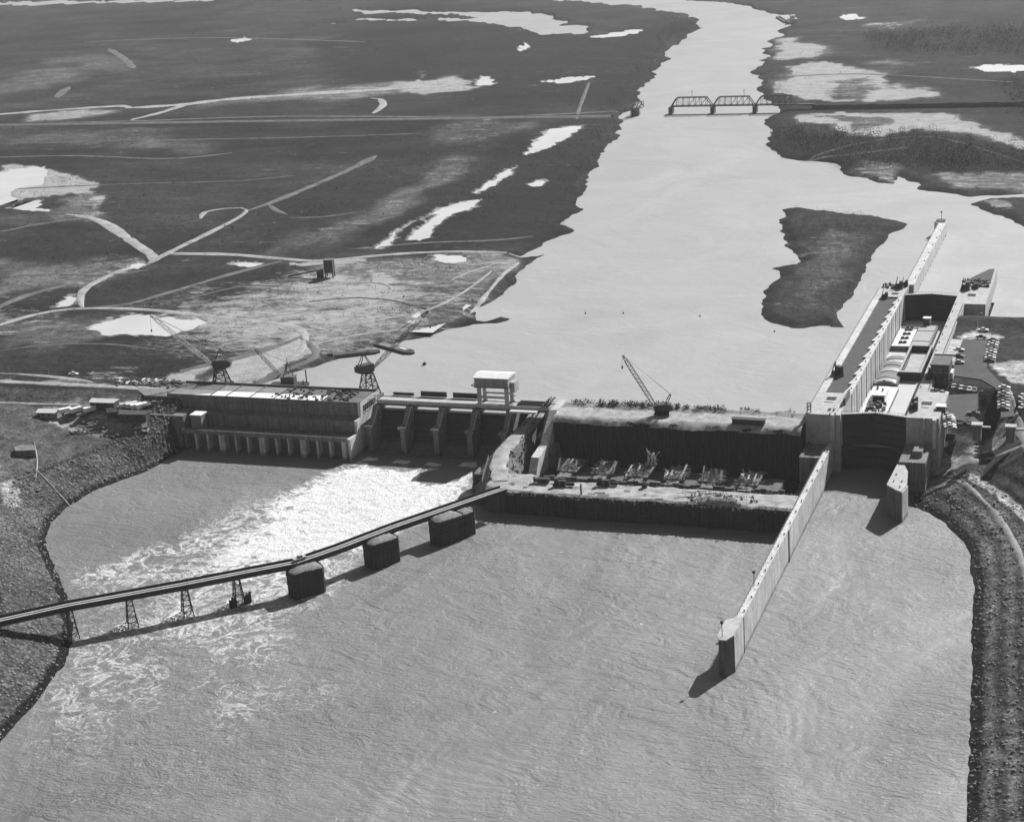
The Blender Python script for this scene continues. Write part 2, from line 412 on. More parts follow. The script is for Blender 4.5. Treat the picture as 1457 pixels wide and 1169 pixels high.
def ground_fields(x, y):
    xw, yw = warp(x, y)
    near = (y < 660) | ((y < 830) & (x > -140))
    xu = np.where(near, x, xw); yu = np.where(near, y, yw)
    d1 = sdist(POOL_RINGS, xu, yu)
    xt = x + 1.6 * (fbm(x / 5, y / 5, 21, 2) - .5); yt = y + 1.6 * (fbm(x / 5, y / 5, 22, 2) - .5)
    d2 = np.full(x.shape, 500.0); mk = (y < 720)
    d2[mk] = sdist([TAIL], xt[mk], yt[mk])
    zu = 16 + np.clip(.3 * d1, -3, 2.2) + .5 * sstep(6, 60, d1) * (fbm(x / 40, y / 40, 31) - .3)
    right = (x > -95) & (y < 880)
    cap = 22 + 3.0 * sstep(768, 786, y)
    zr = np.minimum(16 + np.clip(.5 * (806 - y), -3, 30), cap) + .25 * (fbm(x / 9, y / 9, 33) - .5)
    zu = np.where(right & (y < 830), zr, zu)
    # downstream banks
    zl = np.where(d2 < 22, .36 * d2, 7.9 + .13 * (d2 - 22))
    zl = np.clip(zl, -3, 16.5) + 12 * sstep(636, 660, y)
    zrt = np.where(d2 < 19, .42 * d2, 8.0 + .68 * np.maximum(0, d2 - 25)); zrt = np.clip(zrt, -3, 40)
    zd = np.where(x > -140, zrt, zl) + np.where(d2 > .5, .5 * (fbm(x / 3, y / 3, 41, 3) - .5), 0)
    z = np.minimum(zu, zd)
    emb = 20.5 - .42 * np.maximum(0, np.abs(y - 645) - 10)
    z = np.where((x < -398), np.maximum(z, np.where(d2 > 5, emb, -9)), z)
    mid = (x > -396) & (x < -70) & (y < 652) & (y > 585); z = np.where(mid & (x < -96), np.minimum(z, -3), z)
    lock = (x > -126) & (x < np.where(y > 808, -70.5, -79.5)) & (y > 630) & (y < 850); z = np.where(lock, -3, z)
    dp = np.full(x.shape, 1e3)
    xw, yw = x + (xw - x) * .45, y + (yw - y) * .45
    js = np.clip(np.hypot(x, y) / 900, .6, 3); xw = xw + js * 7 * (fbm(x / 6, y / 6, 401, 4) - .5); yw = yw + js * 9 * (fbm(x / 6, y / 6, 403, 4) - .5)
    for q in PONDS:
        qa = np.array(q); R = 60
        mk = (xw > qa[:, 0].min() - R) & (xw < qa[:, 0].max() + R) & (yw > qa[:, 1].min() - R) & (yw < qa[:, 1].max() + R)
        if mk.any():
            dd = sdist([q], xw[mk], yw[mk]); dp[mk] = np.minimum(dp[mk], dd)
    z = np.where(dp < 25, np.minimum(z, 17.93 + np.clip(dp * .3, -1.5, 3)), z)
    return z, d1, d2, dp
def ground_z(x, y):
    z = ground_fields(np.atleast_1d(np.float64(x)), np.atleast_1d(np.float64(y)))[0]
    return float(z[0])

PATCH = [  # tone, softness (m), outline
    (.034, 60, [(560, 20), (860, 50), (960, 15), (1000, 38), (940, 95), (905, 145), (700, 150), (500, 120), (450, 60)]),
    (.045, 30, [(380, 300), (470, 255), (560, 215), (660, 235), (560, 285), (440, 310)]),
    (.036, 25, [(440, 355), (560, 290), (700, 225), (760, 175), (880, 165), (850, 240), (815, 330), (760, 350), (600, 358)]),
    (.045, 40, [(0, 305), (120, 312), (180, 350), (120, 375), (0, 385)]),
    (.05, 20, [(200, 395), (260, 385), (400, 380), (420, 400), (300, 440), (190, 435)]),
    (.05, 20, [(0, 492), (130, 490), (330, 480), (270, 520), (120, 532), (0, 530)]),
    (.13, 60, [(0, 100), (95, 98), (135, 106), (90, 126), (0, 132)]), (.12, 50, [(60, 88), (150, 76), (195, 95), (120, 100)]),
    (.16, 60, [(300, 148), (420, 128), (600, 122), (610, 130), (460, 142)]),
    (.26, 18, [(535, 126), (600, 113), (645, 111), (690, 124), (640, 132), (600, 136)]), (.22, 25, [(30, 168), (90, 158), (180, 152), (170, 162), (90, 168)]),
    (.12, 50, [(0, 195), (170, 180), (330, 200), (280, 215), (90, 208)]), (.13, 40, [(600, 185), (700, 165), (760, 180), (700, 200), (620, 205)]),
    (.14, 25, [(385, 358), (430, 330), (500, 304), (580, 275), (640, 238), (672, 235), (640, 262), (560, 305), (450, 350)]),
    (.13, 20, [(580, 240), (640, 222), (660, 230), (600, 262)]),
    (.42, 10, [(0, 236), (60, 234), (95, 245), (122, 276), (160, 300), (140, 306), (100, 282), (80, 280), (30, 285), (0, 294)]),
    (.15, 12, [(72, 290), (115, 276), (150, 300), (135, 312), (92, 308)]), (.10, 20, [(0, 308), (90, 300), (60, 318), (0, 325)]),
    (.15, 20, [(0, 372), (60, 380), (200, 368), (215, 388), (130, 410), (60, 408), (0, 420)]),
    (.13, 20, [(0, 465), (130, 445), (160, 478), (60, 500), (0, 505)]),
    (.17, 14, [(420, 378), (520, 372), (680, 362), (735, 372), (700, 425), (660, 462), (560, 488), (480, 500), (430, 470), (400, 440), (420, 410)]),
    (.07, 12, [(420, 440), (480, 428), (520, 434), (560, 450), (520, 470), (440, 460)]), (.32, 6, [(525, 385), (560, 392), (560, 410), (545, 405)]),
    (.30, 5, [(430, 400), (540, 402), (545, 406), (440, 407)]), (.28, 5, [(420, 416), (550, 410), (552, 414), (430, 424)]), (.3, 5, [(440, 450), (560, 434), (560, 438), (450, 457)]),
    (.30, 5, [(308, 448), (370, 440), (372, 444), (320, 452)]), (.33, 5, [(430, 372), (520, 370), (520, 374), (430, 376)]), (.3, 4, [(440, 387), (500, 390), (500, 394), (440, 393)]),
    (.34, 8, [(285, 545), (330, 522), (380, 500), (425, 478), (440, 486), (470, 500), (430, 518), (385, 535), (330, 548)]),
    (.08, 8, [(330, 507), (380, 494), (360, 505), (320, 518)]), (.09, 8, [(345, 546), (400, 528), (455, 506), (500, 498), (440, 524), (385, 548)]),
    (.24, 8, [(230, 540), (270, 528), (320, 520), (300, 540), (250, 548)]),
    (.36, 12, [(612, 120), (600, 100), (590, 125)]),
    # right bank
    (.40, 25, [(1112, 94), (1170, 86), (1230, 92), (1290, 116), (1335, 142), (1250, 142), (1118, 144), (1108, 120)]),
    (.15, 20, [(1180, 118), (1240, 108), (1270, 130), (1230, 140), (1190, 138)]),
    (.38, 40, [(1108, 54), (1140, 48), (1176, 74), (1150, 82), (1106, 80)]), (.3, 40, [(1250, 36), (1305, 28), (1300, 36), (1250, 44)]),
    (.37, 12, [(1118, 162), (1200, 158), (1350, 157), (1400, 174), (1470, 204), (1470, 214), (1380, 190), (1300, 180), (1240, 190), (1150, 178)]),
    (.13, 15, [(1150, 166), (1260, 166), (1300, 172), (1220, 182)]),
    (.036, 10, [(1094, 178), (1140, 185), (1220, 192), (1300, 184), (1380, 196), (1480, 222), (1480, 250), (1320, 252), (1270, 246), (1200, 246), (1130, 224), (1094, 206)]),
    (.045, 40, [(1230, 40), (1330, 45), (1470, 40), (1470, 88), (1370, 84), (1240, 75)]), (.26, 40, [(1250, 84), (1330, 86), (1320, 92), (1245, 90)]),
    (.18, 12, [(1190, 236), (1260, 240), (1262, 254), (1230, 250)]), (.17, 10, [(1310, 252), (1480, 250), (1480, 276), (1340, 273)]),
    (.045, 60, [(1110, 148), (1470, 145), (1470, 157), (1110, 158)]),
    (.07, 8, [(1100, 300), (1290, 320), (1200, 470), (1080, 460)]), (.12, 14, [(1180, 330), (1250, 330), (1200, 400), (1150, 440), (1120, 430)]), (.13, 8, [(1140, 380), (1190, 372), (1205, 395), (1150, 430)]), (.2, 5, [(1376, 288), (1425, 286), (1440, 296), (1400, 294)]),
]
PATCH_LOW = [  # level, tone, softness, outline: close to the dam
    (14, .15, 5, [(0, 575), (120, 575), (215, 582), (205, 602), (120, 612), (60, 640), (0, 640)]),
    (14, .30, 2, [(60, 583), (110, 580), (215, 584), (212, 600), (150, 606), (95, 604), (70, 598)]),
    (15, .3, 2, [(0, 668), (20, 660), (25, 690), (0, 692)]),
    (22, .10, 4, [(1310, 575), (1360, 560), (1470, 560), (1470, 640), (1300, 612)]),
    (22, .33, 2, [(1375, 590), (1432, 575), (1436, 595), (1385, 598)]), (22, .38, 2, [(1408, 517), (1457, 512), (1480, 545), (1440, 545), (1420, 530)]),
    (22, .42, 2, [(1360, 480), (1392, 470), (1430, 480), (1390, 486)]), (22, .3, 2, [(1330, 575), (1350, 588), (1400, 606), (1340, 612), (1310, 600)]),
    (10, .27, 2, [(1302, 655), (1340, 655), (1380, 683), (1350, 680)]),
]
def tone_fields(x, y, d1, d2, dp):
    px = x + np.clip(np.hypot(x, y) / 900, .5, 5) * 22 * (fbm(x / 60, y / 60, 51) - .5); py = y + np.clip(np.hypot(x, y) / 900, .5, 5) * 40 * (fbm(x / 60, y / 60, 57) - .5)
    t = .066 + .034 * (fbm(x / 300, y / 500, 61, 5) - .5) * 2 + .035 * (fbm(x / 60, y / 25, 63, 5) - .5) * 2 * np.clip(np.hypot(x, y) / 900, .6, 1)
    t = np.maximum(t, .03)
    def paint(poly, tone, soft, x_, y_, t):
        qa = np.array(poly); R = soft * 1.5
        mk = (x_ > qa[:, 0].min() - R) & (x_ < qa[:, 0].max() + R) & (y_ > qa[:, 1].min() - R) & (y_ < qa[:, 1].max() + R)
        if mk.any():
            s = sdist([poly], x_[mk], y_[mk]) + soft * 1.6 * (fbm(x_[mk] / soft, y_[mk] / soft / 1.5, 71) - .5)
            w = sstep(soft * .45, -soft * .45, s)
            t[mk] = t[mk] * (1 - w) + tone * w
        return t
    pl = np.zeros(x.shape)
    for tone, soft, q in PATCH:
        Q = ats(q, 18)
        if tone <= .1: t = paint(Q, tone, soft, px, py, t); pl = paint(Q, 0, soft, px, py, pl)
        else: pl = paint(Q, min(.74, .30 + (tone - .08) * 1.9), soft, px, py, pl); t = paint(Q, min(tone, .2), soft, px, py, t)
    # speckle of pale dirt in the works area and on the near plain
    near = sstep(1250, 700, y) * (x < -150)
    sp = sstep(.6, .72, fbm(x / 9, y / 5, 81)) * near
    works = np.exp(-(((x + 420) / 110) ** 2 + ((y - 800) / 130) ** 2)) * near
    pl = np.maximum(pl, .58 * np.minimum(1, works * 1.3))
    pl = np.maximum(pl, (.22 + .22 * sstep(.4, .6, fbm(x / 70, y / 70, 87, 3))) * near * (y < 960))
    t = t * (1 - .35 * sstep(.5, .75, fbm(x / 90, y / 130, 85, 5)) * (y > 660))
    # banks below the dam
    low = (y < 635) & (d2 < 400)
    tb = .155 + .05 * (fbm(x / 14, y / 14, 91) - .5)
    tb = np.where(x > -140, np.where(d2 < 25, .15, .12) + .05 * (fbm(x / 10, y / 10, 93) - .5) + .05 * np.sin(d2 * 1.15 + 2 * fbm(x / 20, y / 20, 95)), tb)
    tb = np.where((x > -140) & (np.abs(d2 - 22) < 2.2), .36, tb)
    tb = np.where((x < -140) & (np.abs(d2 - 23) < .9), .07, tb)
    t = np.where(low, tb, t)
    t = np.where((x > -82) & (y > 628) & (y < 830), .075, t)
    for lv, tone, soft, q in PATCH_LOW: t = paint(ats(q, lv), tone, soft, x, y, t)
    t = np.where((d2 < 3.2) & (y < 650), .03, t)
    shore = sstep(9, 1, np.abs(d1)) * (y > 655)
    t = t * (1 - .35 * shore)
    rock = np.where(low & (d2 < 26), np.where(x > -140, .55, .85), 0.0); rock = np.where(low & (d2 >= 26), .3, rock)
    pl = np.maximum(pl, .16 + .16 * (fbm(x / 120, y / 60, 89, 4) > .52) * (y < 2200))
    pl = np.where(low | (y < 640) | ((x > -82) & (y < 830)), 0, pl)
    pl = np.maximum(pl, .55 * sstep(6, .5, dp) * (np.hypot(x, y) < 4000)); t = np.where(dp < 2, .12, t)
    return t, rock, pl

# fan-shaped terrain sheet, finer towards the dam
def fan(az, rad):
    A, R = np.meshgrid(az, rad); return (R * np.cos(A)).ravel(), (R * np.sin(A)).ravel()
AZC = math.pi / 2 + math.radians(21.2)
az = np.concatenate([np.linspace(AZC + 1.25, AZC + .40, 16)[:-1], np.linspace(AZC + .40, AZC - .38, 1000), np.linspace(AZC - .38, AZC - 1.25, 16)[1:]])
u = np.linspace(1 / 285., 1 / 11000., 820)
rad = np.concatenate([[120, 200], 1 / u, [14000, 20000, 32000, 60000]])
X, Y = fan(az, rad)
Z, D1, D2, DP = ground_fields(X, Y)
far = np.hypot(X, Y) > 9000
Z = np.where(far, np.where(D1 < 0, 13, 18.2), Z)
T, RK, PL = tone_fields(X, Y, D1, D2, DP)
T = T * np.interp(T, [0, .08, .11, .16, .3], [.42, .44, .55, .62, .95])
gr = np_mesh('ground', np.stack([X, Y, Z], 1), grid_faces(len(rad), len(az))[:, ::-1], M['ground'], attrs={'tone': T, 'rock': RK, 'pale': PL})
tag(gr, kind='structure')

# pool water in sheets round the lock, ponds
mb = MB()
def sheet(mb, x0, x1, y0, y1, z): mb.add([(x0, y0, z), (x1, y0, z), (x1, y1, z), (x0, y1, z)], [(0, 1, 2, 3)])
sheet(mb, -420, -122.5, 651, 845, 16); sheet(mb, -310.5, -249.5, 642.3, 651, 16); sheet(mb, -4000, 3000, 845, 8000, 16); sheet(mb, -40000, 40000, 8000, 60000, 16); sheet(mb, -68, 1500, 795, 845, 16)
tag(mb.build('river_water', M['pool']), kind='structure')
for q in PONDS:
    qa = np.array(q); c = qa.mean(0); qq = [tuple(c + (np.array(p_) - c) * 1.0 + (np.array(p_) - c) / (np.linalg.norm(np.array(p_) - c) + 1e-6) * 14) for p_ in q]
    x0, y0 = qa.min(0) - 14; x1, y1 = qa.max(0) + 14
    mb = MB(); sheet(mb, x0, x1, y0, y1, 17.9)
    tag(mb.build('pond_water', M['pond']), kind='structure')

# tail water: fine grid with foam
xs = np.arange(-470, 20.1, .9); ys = np.concatenate([np.arange(240, 300, 3), np.arange(300, 652, .9)])
XX, YY = np.meshgrid(xs, ys); xx, yy = XX.ravel(), YY.ravel()
FOAM = [  # level, softness, outline
    (.22, 26, [(75, 740), (230, 660), (420, 690), (560, 700), (520, 850), (420, 960), (330, 1169), (80, 1250), (0, 1100), (110, 920), (90, 850)]),
    (.2, 50, [(620, 640), (760, 760), (700, 1000), (500, 1169), (200, 1250), (60, 760)]),
    (.56, 26, [(200, 770), (350, 715), (430, 690), (520, 700), (520, 800), (480, 850), (430, 870), (300, 900), (200, 905), (110, 870), (100, 820)]),
    (.37, 30, [(20, 1040), (60, 960), (110, 930), (240, 940), (330, 960), (480, 930), (470, 1000), (330, 1100), (250, 1169), (100, 1169), (0, 1169)]),
    (.47, 30, [(60, 880), (200, 850), (420, 850), (450, 880), (400, 950), (330, 1010), (180, 1000), (60, 960)]),
    (.8, 22, [(400, 715), (450, 680), (492, 664), (560, 668), (640, 668), (668, 672), (664, 700), (640, 722), (580, 755), (520, 780), (450, 802), (400, 808), (300, 815), (330, 775), (390, 745)]),
    (1.1, 18, [(430, 705), (468, 676), (500, 666), (570, 668), (612, 666), (588, 690), (640, 692), (664, 676), (656, 704), (620, 728), (560, 752), (480, 778), (400, 785), (380, 770), (410, 740)]),
    (.12, 3, [(602, 672), (630, 666), (660, 672), (650, 684), (610, 690), (592, 684)]),
    (.18, 2, [(520, 632), (680, 650), (670, 668), (610, 664), (500, 656)]),
    (1.1, 1.6, [(514, 655), (524, 650), (539, 652), (536, 655)]), (1.1, 1.6, [(500, 661), (512, 657), (524, 660), (522, 664)]),
    (1.1, 1.6, [(557, 658), (566, 654), (584, 656), (578, 660)]), (1.1, 1.6, [(604, 661), (612, 657), (629, 661), (622, 664)]),
    (1.2, 2, [(651, 663), (660, 657), (678, 657), (678, 665)]), (.0, 3, [(680, 640), (700, 690), (670, 720), (780, 760), (760, 650)]),
]
fo = np.zeros(xx.shape); wx = xx + 12 * (fbm(xx / 22, yy / 22, 101) - .5); wy = yy + 12 * (fbm(xx / 22, yy / 22, 107) - .5)
for lv, so, q in FOAM:
    small = so < 5
    s = sdist([ats(q, 0)], xx if small else wx, yy if small else wy); w = sstep(so * .5, -so * .5, s); fo = fo * (1 - w) + lv * w
for bx, by in [(-324, 455), (-310, 467), (-296, 481)]:
    w = np.exp(-((xx - bx + .5) ** 2 + (yy - by + 3) ** 2 * .5) / 12); fo = np.maximum(fo, .9 * w)
turb = np.clip(fo, 0, 1)
zz = .6 * turb * (fbm(xx / 4, yy / 4, 111, 3) - .5) + .35 * turb * (fbm(xx / 1.6, yy / 1.6, 117, 2) - .5)
cx_, cy_ = at(800, 1010, 0)
ph = np.hypot((xx - cx_) * 1.0, (yy - cy_) * 1.15)
ph2 = ph + 16 * fbm(xx / 30, yy / 30, 121)
pit = (xx > -229) & (xx < -123) & (yy > 590)
nr, nc = len(ys), len(xs)
tw = np_mesh('tail_water', np.stack([xx, yy, zz], 1), grid_faces(nr, nc, ~pit), M['tail'], attrs={'foam': fo, 'phase': ph2})
tag(tw, kind='structure')

# roads draped on the ground
def ribbon(name, pts, w, mat, lift=.25, wobble=0, level=18.3, world=False, step=6.0, fixed=None, edge=0):
    P = [np.array(p_) for p_ in (pts if world else ats(pts, level))]
    out = []
    for i in range(len(P) - 1):      # Catmull-Rom
        p0 = P[max(i - 1, 0)]; p1 = P[i]; p2 = P[i + 1]; p3 = P[min(i + 2, len(P) - 1)]
        L = np.linalg.norm(p2 - p1); st = max(step, np.hypot(*p1) / 180); n = max(1, int(L / st))
        for k in range(n):
            t = k / n; out.append(.5 * ((2 * p1) + (-p0 + p2) * t + (2 * p0 - 5 * p1 + 4 * p2 - p3) * t * t + (-p0 + 3 * p1 - 3 * p2 + p3) * t ** 3))
    out.append(P[-1]); out = np.array(out)
    tg = np.gradient(out, axis=0); tg /= np.linalg.norm(tg, axis=1)[:, None] + 1e-9
    nrm = np.stack([-tg[:, 1], tg[:, 0]], 1)
    ww = w / 2 * .85 * (1 + .6 * (fbm(out[:, 0] / 14, out[:, 1] / 14, 131, 4) - .5) * 2)
    nT = len(out); iT = np.arange(nT); ww = ww * np.clip(np.minimum(iT, nT - 1 - iT) / max(2, nT * .06), .25, 1) ** .7
    cols = np.linspace(-1, 1, 5); V = []
    for c_ in cols: V.append(out + nrm * (ww * c_)[:, None])
    V = np.array(V)                # 5,n,2
    fx, fy = V[..., 0].ravel(), V[..., 1].ravel()
    z = np.full(fx.shape, fixed) if fixed is not None else ground_fields(fx, fy)[0] + lift + np.hypot(fx, fy) / 9000 - np.repeat(np.abs(cols) ** 4 * lift * 1.3, len(out))
    o = np_mesh(name, np.stack([fx, fy, z], 1), grid_faces(5, len(out)), mat)
    # make the face normals point up
    if len(o.data.polygons) and o.data.polygons[0].normal.z < 0: o.data.flip_normals()
    return tag(o, kind='structure')
for pts, w, mt in [
    ([(-60, 478), (0, 462), (40, 450), (100, 440), (200, 440), (300, 450), (400, 462), (428, 470), (434, 484), (424, 502), (390, 520), (345, 545)], 6, 'road'),
    ([(118, 438), (114, 425), (125, 408), (170, 386), (215, 373), (235, 362), (300, 330), (340, 309), (351, 299), (343, 296)], 6, 'road'),
    ([(216, 373), (217, 364), (190, 345), (150, 318), (120, 308), (95, 305)], 9, 'road'),
    ([(235, 361), (320, 362), (400, 368), (460, 371), (560, 362), (650, 358), (742, 360)], 6, 'road'),
    ([(105, 440), (180, 433), (240, 416), (300, 398), (370, 379), (400, 372)], 6, 'road_dim'),
    ([(352, 300), (390, 287), (450, 262), (500, 240), (535, 222)], 8, 'road_dim'),
    ([(178, 154), (260, 149), (330, 141), (450, 133), (560, 127), (670, 119)], 22, 'dirt'),
    ([(-40, 166), (60, 158), (170, 151), (182, 154)], 14, 'road'), ([(185, 171), (230, 160), (265, 149)], 12, 'road'),
    ([(-60, 179), (200, 172), (400, 166), (700, 166), (880, 158)], 7, 'road_dim'), ([(-60, 226), (100, 222), (240, 226), (330, 218)], 5, 'road_dim'),
    ([(-60, 462), (0, 436), (45, 418), (110, 402)], 7, 'road_dim'), ([(285, 312), (292, 302), (320, 297), (343, 296)], 4, 'road'),
    ([(255, 528), (330, 511), (400, 490), (430, 478)], 7, 'road_dim'), ([(350, 548), (400, 525), (450, 505), (428, 480)], 5, 'road_dim'), ([(668, 442), (690, 420), (718, 388), (738, 372)], 3, 'road'),
    ([(80, 140), (90, 130), (98, 124)], 12, 'road_dim'), ([(155, 70), (178, 85), (190, 98)], 12, 'road_dim'), ([(530, 162), (545, 150), (540, 141), (528, 140)], 8, 'road'),
    ([(405, 310), (460, 309), (520, 300)], 3, 'road_dim'), ([(1130, 226), (1190, 222), (1290, 210)], 4, 'road_dim'),
    ([(0, 330), (60, 318), (110, 312)], 5, 'road_dim'),
    ([(430, 412), (480, 405), (530, 402), (556, 408), (552, 420)], 2.2, 'road'), ([(440, 430), (500, 424), (560, 428), (610, 440)], 2, 'road_dim'), ([(470, 470), (540, 455), (610, 440), (660, 415), (700, 385)], 2.4, 'road'),
    ([(440, 492), (500, 478), (560, 470), (640, 462)], 2.2, 'road'), ([(640, 400), (660, 390), (690, 380), (730, 368)], 2, 'road'), ([(310, 462), (360, 452), (420, 446), (470, 438)], 2, 'road'),
    ([(190, 432), (260, 426), (330, 410), (420, 400)], 2, 'road_dim'), ([(0, 500), (60, 492), (150, 490), (240, 500)], 2.4, 'road_dim'), ([(0, 395), (70, 390), (150, 392), (212, 384)], 2.2, 'road_dim'),
    
    ([(0, 270), (180, 262), (330, 258), (420, 250)], 3, 'road_dim'), ([(0, 205), (200, 200), (420, 196), (600, 190)], 4, 'road_dim'), ([(120, 60), (300, 54), (520, 60)], 8, 'road_dim'), ([(1120, 235), (1220, 205), (1330, 196), (1457, 232)], 2.5, 'road_dim'),
    ([(1110, 110), (1230, 106), (1457, 118)], 4, 'road_dim'), ([(380, 290), (395, 300), (410, 306)], 5, 'road_dim'),
    ([(500, 355), (600, 346), (700, 342), (760, 336)], 4, 'road_dim'), ([(820, 170), (826, 150), (838, 118)], 4, 'road_dim')]:
    ribbon('dirt_road', pts, w, M[mt])
ribbon('crest_road', [(-700, 642), (-560, 643), (-470, 643), (-420, 643)], 5.5, M['dirt'], world=True)
ribbon('dirt_road', [(-700, 668), (-560, 662), (-480, 652), (-460, 647)], 4, M['dirt'], world=True)
ribbon('dirt_road', [(-60, 574), (0, 573), (60, 575), (130, 578)], 2.6, M['dirt'], level=16.5)
ribbon('terrace_road', [(1306, 662), (1340, 668), (1380, 690), (1420, 728), (1448, 775), (1470, 850)], 2.6, M['road'], level=8.3, step=3)

# parking lot and approach road on the right bank
LOT = [(1338, 482), (1408, 484), (1402, 525), (1420, 540), (1437, 560), (1440, 590), (1400, 604), (1372, 598), (1345, 583), (1338, 556), (1380, 552), (1405, 550), (1396, 538), (1350, 532), (1330, 530)]
mb = MB()
def flat_poly(name, pts, z, mat, thick=.15):
    mb = MB(); mb.prism(pts, z - thick, z); return tag(mb.build(name, mat), kind='structure')
flat_poly('parking_lot', ats([(1336, 482), (1408, 484), (1404, 524), (1424, 545), (1438, 566), (1444, 592), (1424, 594), (1424, 566), (1416, 552), (1396, 540), (1352, 534), (1330, 530)], 22.2), 22.32, M['asphalt'])
flat_poly('parking_lot', ats([(1346, 562), (1392, 560), (1392, 582), (1382, 590), (1398, 603), (1360, 597), (1336, 580)], 22.2), 22.3, M['asphalt'])
ribbon('approach_road', [(1424, 545), (1440, 565), (1452, 590), (1462, 625), (1480, 670)], 3.2, M['dirt'], level=22.2, step=3)
ribbon('approach_road', [(1400, 604), (1430, 610), (1470, 618)], 3.2, M['road'], level=22.2, step=3)

# ------------------------------------------------------------------ lock
def monoliths(parent, x0, x1, y0, y1, z0, z1, n, mat, gap=.12, name='monolith', jit=.0):
    for k in range(n):
        a = y0 + (y1 - y0) * k / n; b_ = y0 + (y1 - y0) * (k + 1) / n
        mb = MB(); mb.box(x0, x1, a + gap / 2, b_ - gap / 2, z0, z1 + random.uniform(-jit, jit)); mb.build(name, mat, parent)
def railing(x, y0, y1, z, parent, n, name='railing', axis='y'):
    mb = MB()
    for k in range(n + 1):
        t = y0 + (y1 - y0) * k / n
        p_ = (x, t) if axis == 'y' else (t, x)
        mb.beam((p_[0], p_[1], z), (p_[0], p_[1], z + 1.1), .09)
    for h in (.6, 1.1):
        a = (x, y0, z + h) if axis == 'y' else (y0, x, z + h); b_ = (x, y1, z + h) if axis == 'y' else (y1, x, z + h)
        mb.beam(a, b_, .08)
    return mb.build(name, M['steel_grey'], parent)
def bollard_set(parent, x, ys_, z, name='bollard'):
    me = None
    for y_ in ys_:
        if me is None:
            mb = MB(); mb.cyl(0, 0, 0, .45, .2, 8); mb.cyl(0, 0, .45, .6, .3, 8); o = mb.build(name, M['steel_dark'], parent, (x, y_, z)); me = o
        else:
            c = me.copy(); COL.objects.link(c); c.parent = parent; c.location = (x, y_, z)

W = 24.0
rw = empty('lock_wall', (-116, 740, 0), 0, 'river side lock wall of pale concrete with a dark gravel strip along its top', 'wall')
rw.location = (0, 0, 0)
# outer wall strip, blocks
monoliths(rw, -123.3, -120.3, 668, 822, -2, W, 12, M['concrete'])
mb = MB(); mb.box(-120.3, -111.2, 668, 822, -2, W - .7); mb.build('gravel_fill', M['fill_dark'], rw)
n = 12; y0, y1 = 668, 822
for k in range(n):                                # chamber wall blocks with saw-tooth back
    a = y0 + (y1 - y0) * k / n + .1; b_ = y0 + (y1 - y0) * (k + 1) / n - .1
    mb = MB(); mb.prism([(-109.5, a), (-109.5, b_), (-111.4, b_), (-111.9, (a + b_) / 2), (-112.9, a + 1.2), (-112.9, a)], 2, W + .02)
    mb.box(-109.9, -109.38, a + (b_ - a) * .48, a + (b_ - a) * .48 + .5, 8, W - .5)
    mb.build('chamber_monolith', M['concrete'], rw)
    mb = MB(); mb.box(-109.47, -109.30, a - .1 - .22, a - .1 + .22, 9, W - .3); mb.build('joint_guard', M['steel_dark'], rw)
# lower gate block with machine pits
def pit_block(parent, x0, x1, y0, y1, z0, z1, pits, mat, name):
    """slab top made of strips round rectangular pits"""
    xs_ = sorted({x0, x1, *[v for p_ in pits for v in p_[:2]]}); ys_ = sorted({y0, y1, *[v for p_ in pits for v in p_[2:4]]})
    mb = MB(); mb.box(x0, x1, y0, y1, z0, z1 - 1.6)
    for i in range(len(xs_) - 1):
        for j in range(len(ys_) - 1):
            cx, cy = (xs_[i] + xs_[i + 1]) / 2, (ys_[j] + ys_[j + 1]) / 2
            if not any(p_[0] < cx < p_[1] and p_[2] < cy < p_[3] for p_ in pits):
                mb.box(xs_[i], xs_[i + 1], ys_[j], ys_[j + 1], z1 - 1.6 + .002, z1)
    o = mb.build(name, mat, parent)
    for p_ in pits:
        q = MB(); nn = max(3, int((p_[1] - p_[0]) / .7))
        for k in range(nn): q.beam((p_[0] + (k + .5) * (p_[1] - p_[0]) / nn, p_[2], z1 - .25), (p_[0] + (k + .5) * (p_[1] - p_[0]) / nn, p_[3], z1 - .25), .22)
        q.build('pit_grating', M['steel_grey'], parent)
    return o
pit_block(rw, -123.3, -109.5, 640, 668, -3, W, [(-118.5, -114.5, 658, 662.5), (-118.5, -114.8, 655, 656), (-115.6, -112.6, 644, 648)], M['concrete_top'], 'lower_gate_block')
pit_block(rw, -123.3, -109.5, 822, 846, -3, W, [(-116, -112.5, 826, 830)], M['concrete_top'], 'upper_gate_block')
mb = MB()
for sx in (-113.4, -111.4): mb.beam((sx, 640, W + .5), (sx, 652, W + 1.0), .35, .8)
mb.box(-113.2, -111.6, 638.6, 639.9, 14, W + .4); mb.build('pintle_housing', M['concrete'], rw)
mb = MB(); mb.box(-110.2, -109.45, 652, 664, W + .02, W + 3.0); mb.build('recess_curb', M['dark_concrete'], rw)
# stepped block at the foot of the gate block
mb = MB(); mb.box(-122.5, -113.6, 622, 639.9, -3, 11.2); mb.box(-122.5, -113.6, 622, 623.2, 11.2, 12.2); mb.box(-122.5, -121.2, 623.2, 639.9, 11.2, 12.2); mb.build('lower_step_block', M['old_concrete'], rw)
mb = MB()
for k in range(5): mb.box(-121.0, -114.2, 624.5 + k * 3, 625.1 + k * 3, 11.2, 11.8)
mb.build('form_timber', M['timber'], rw)
railing(-123.1, 642, 836, W, rw, 60)
bollard_set(rw, -110.6, [674 + 12.8 * k for k in range(12)], W)
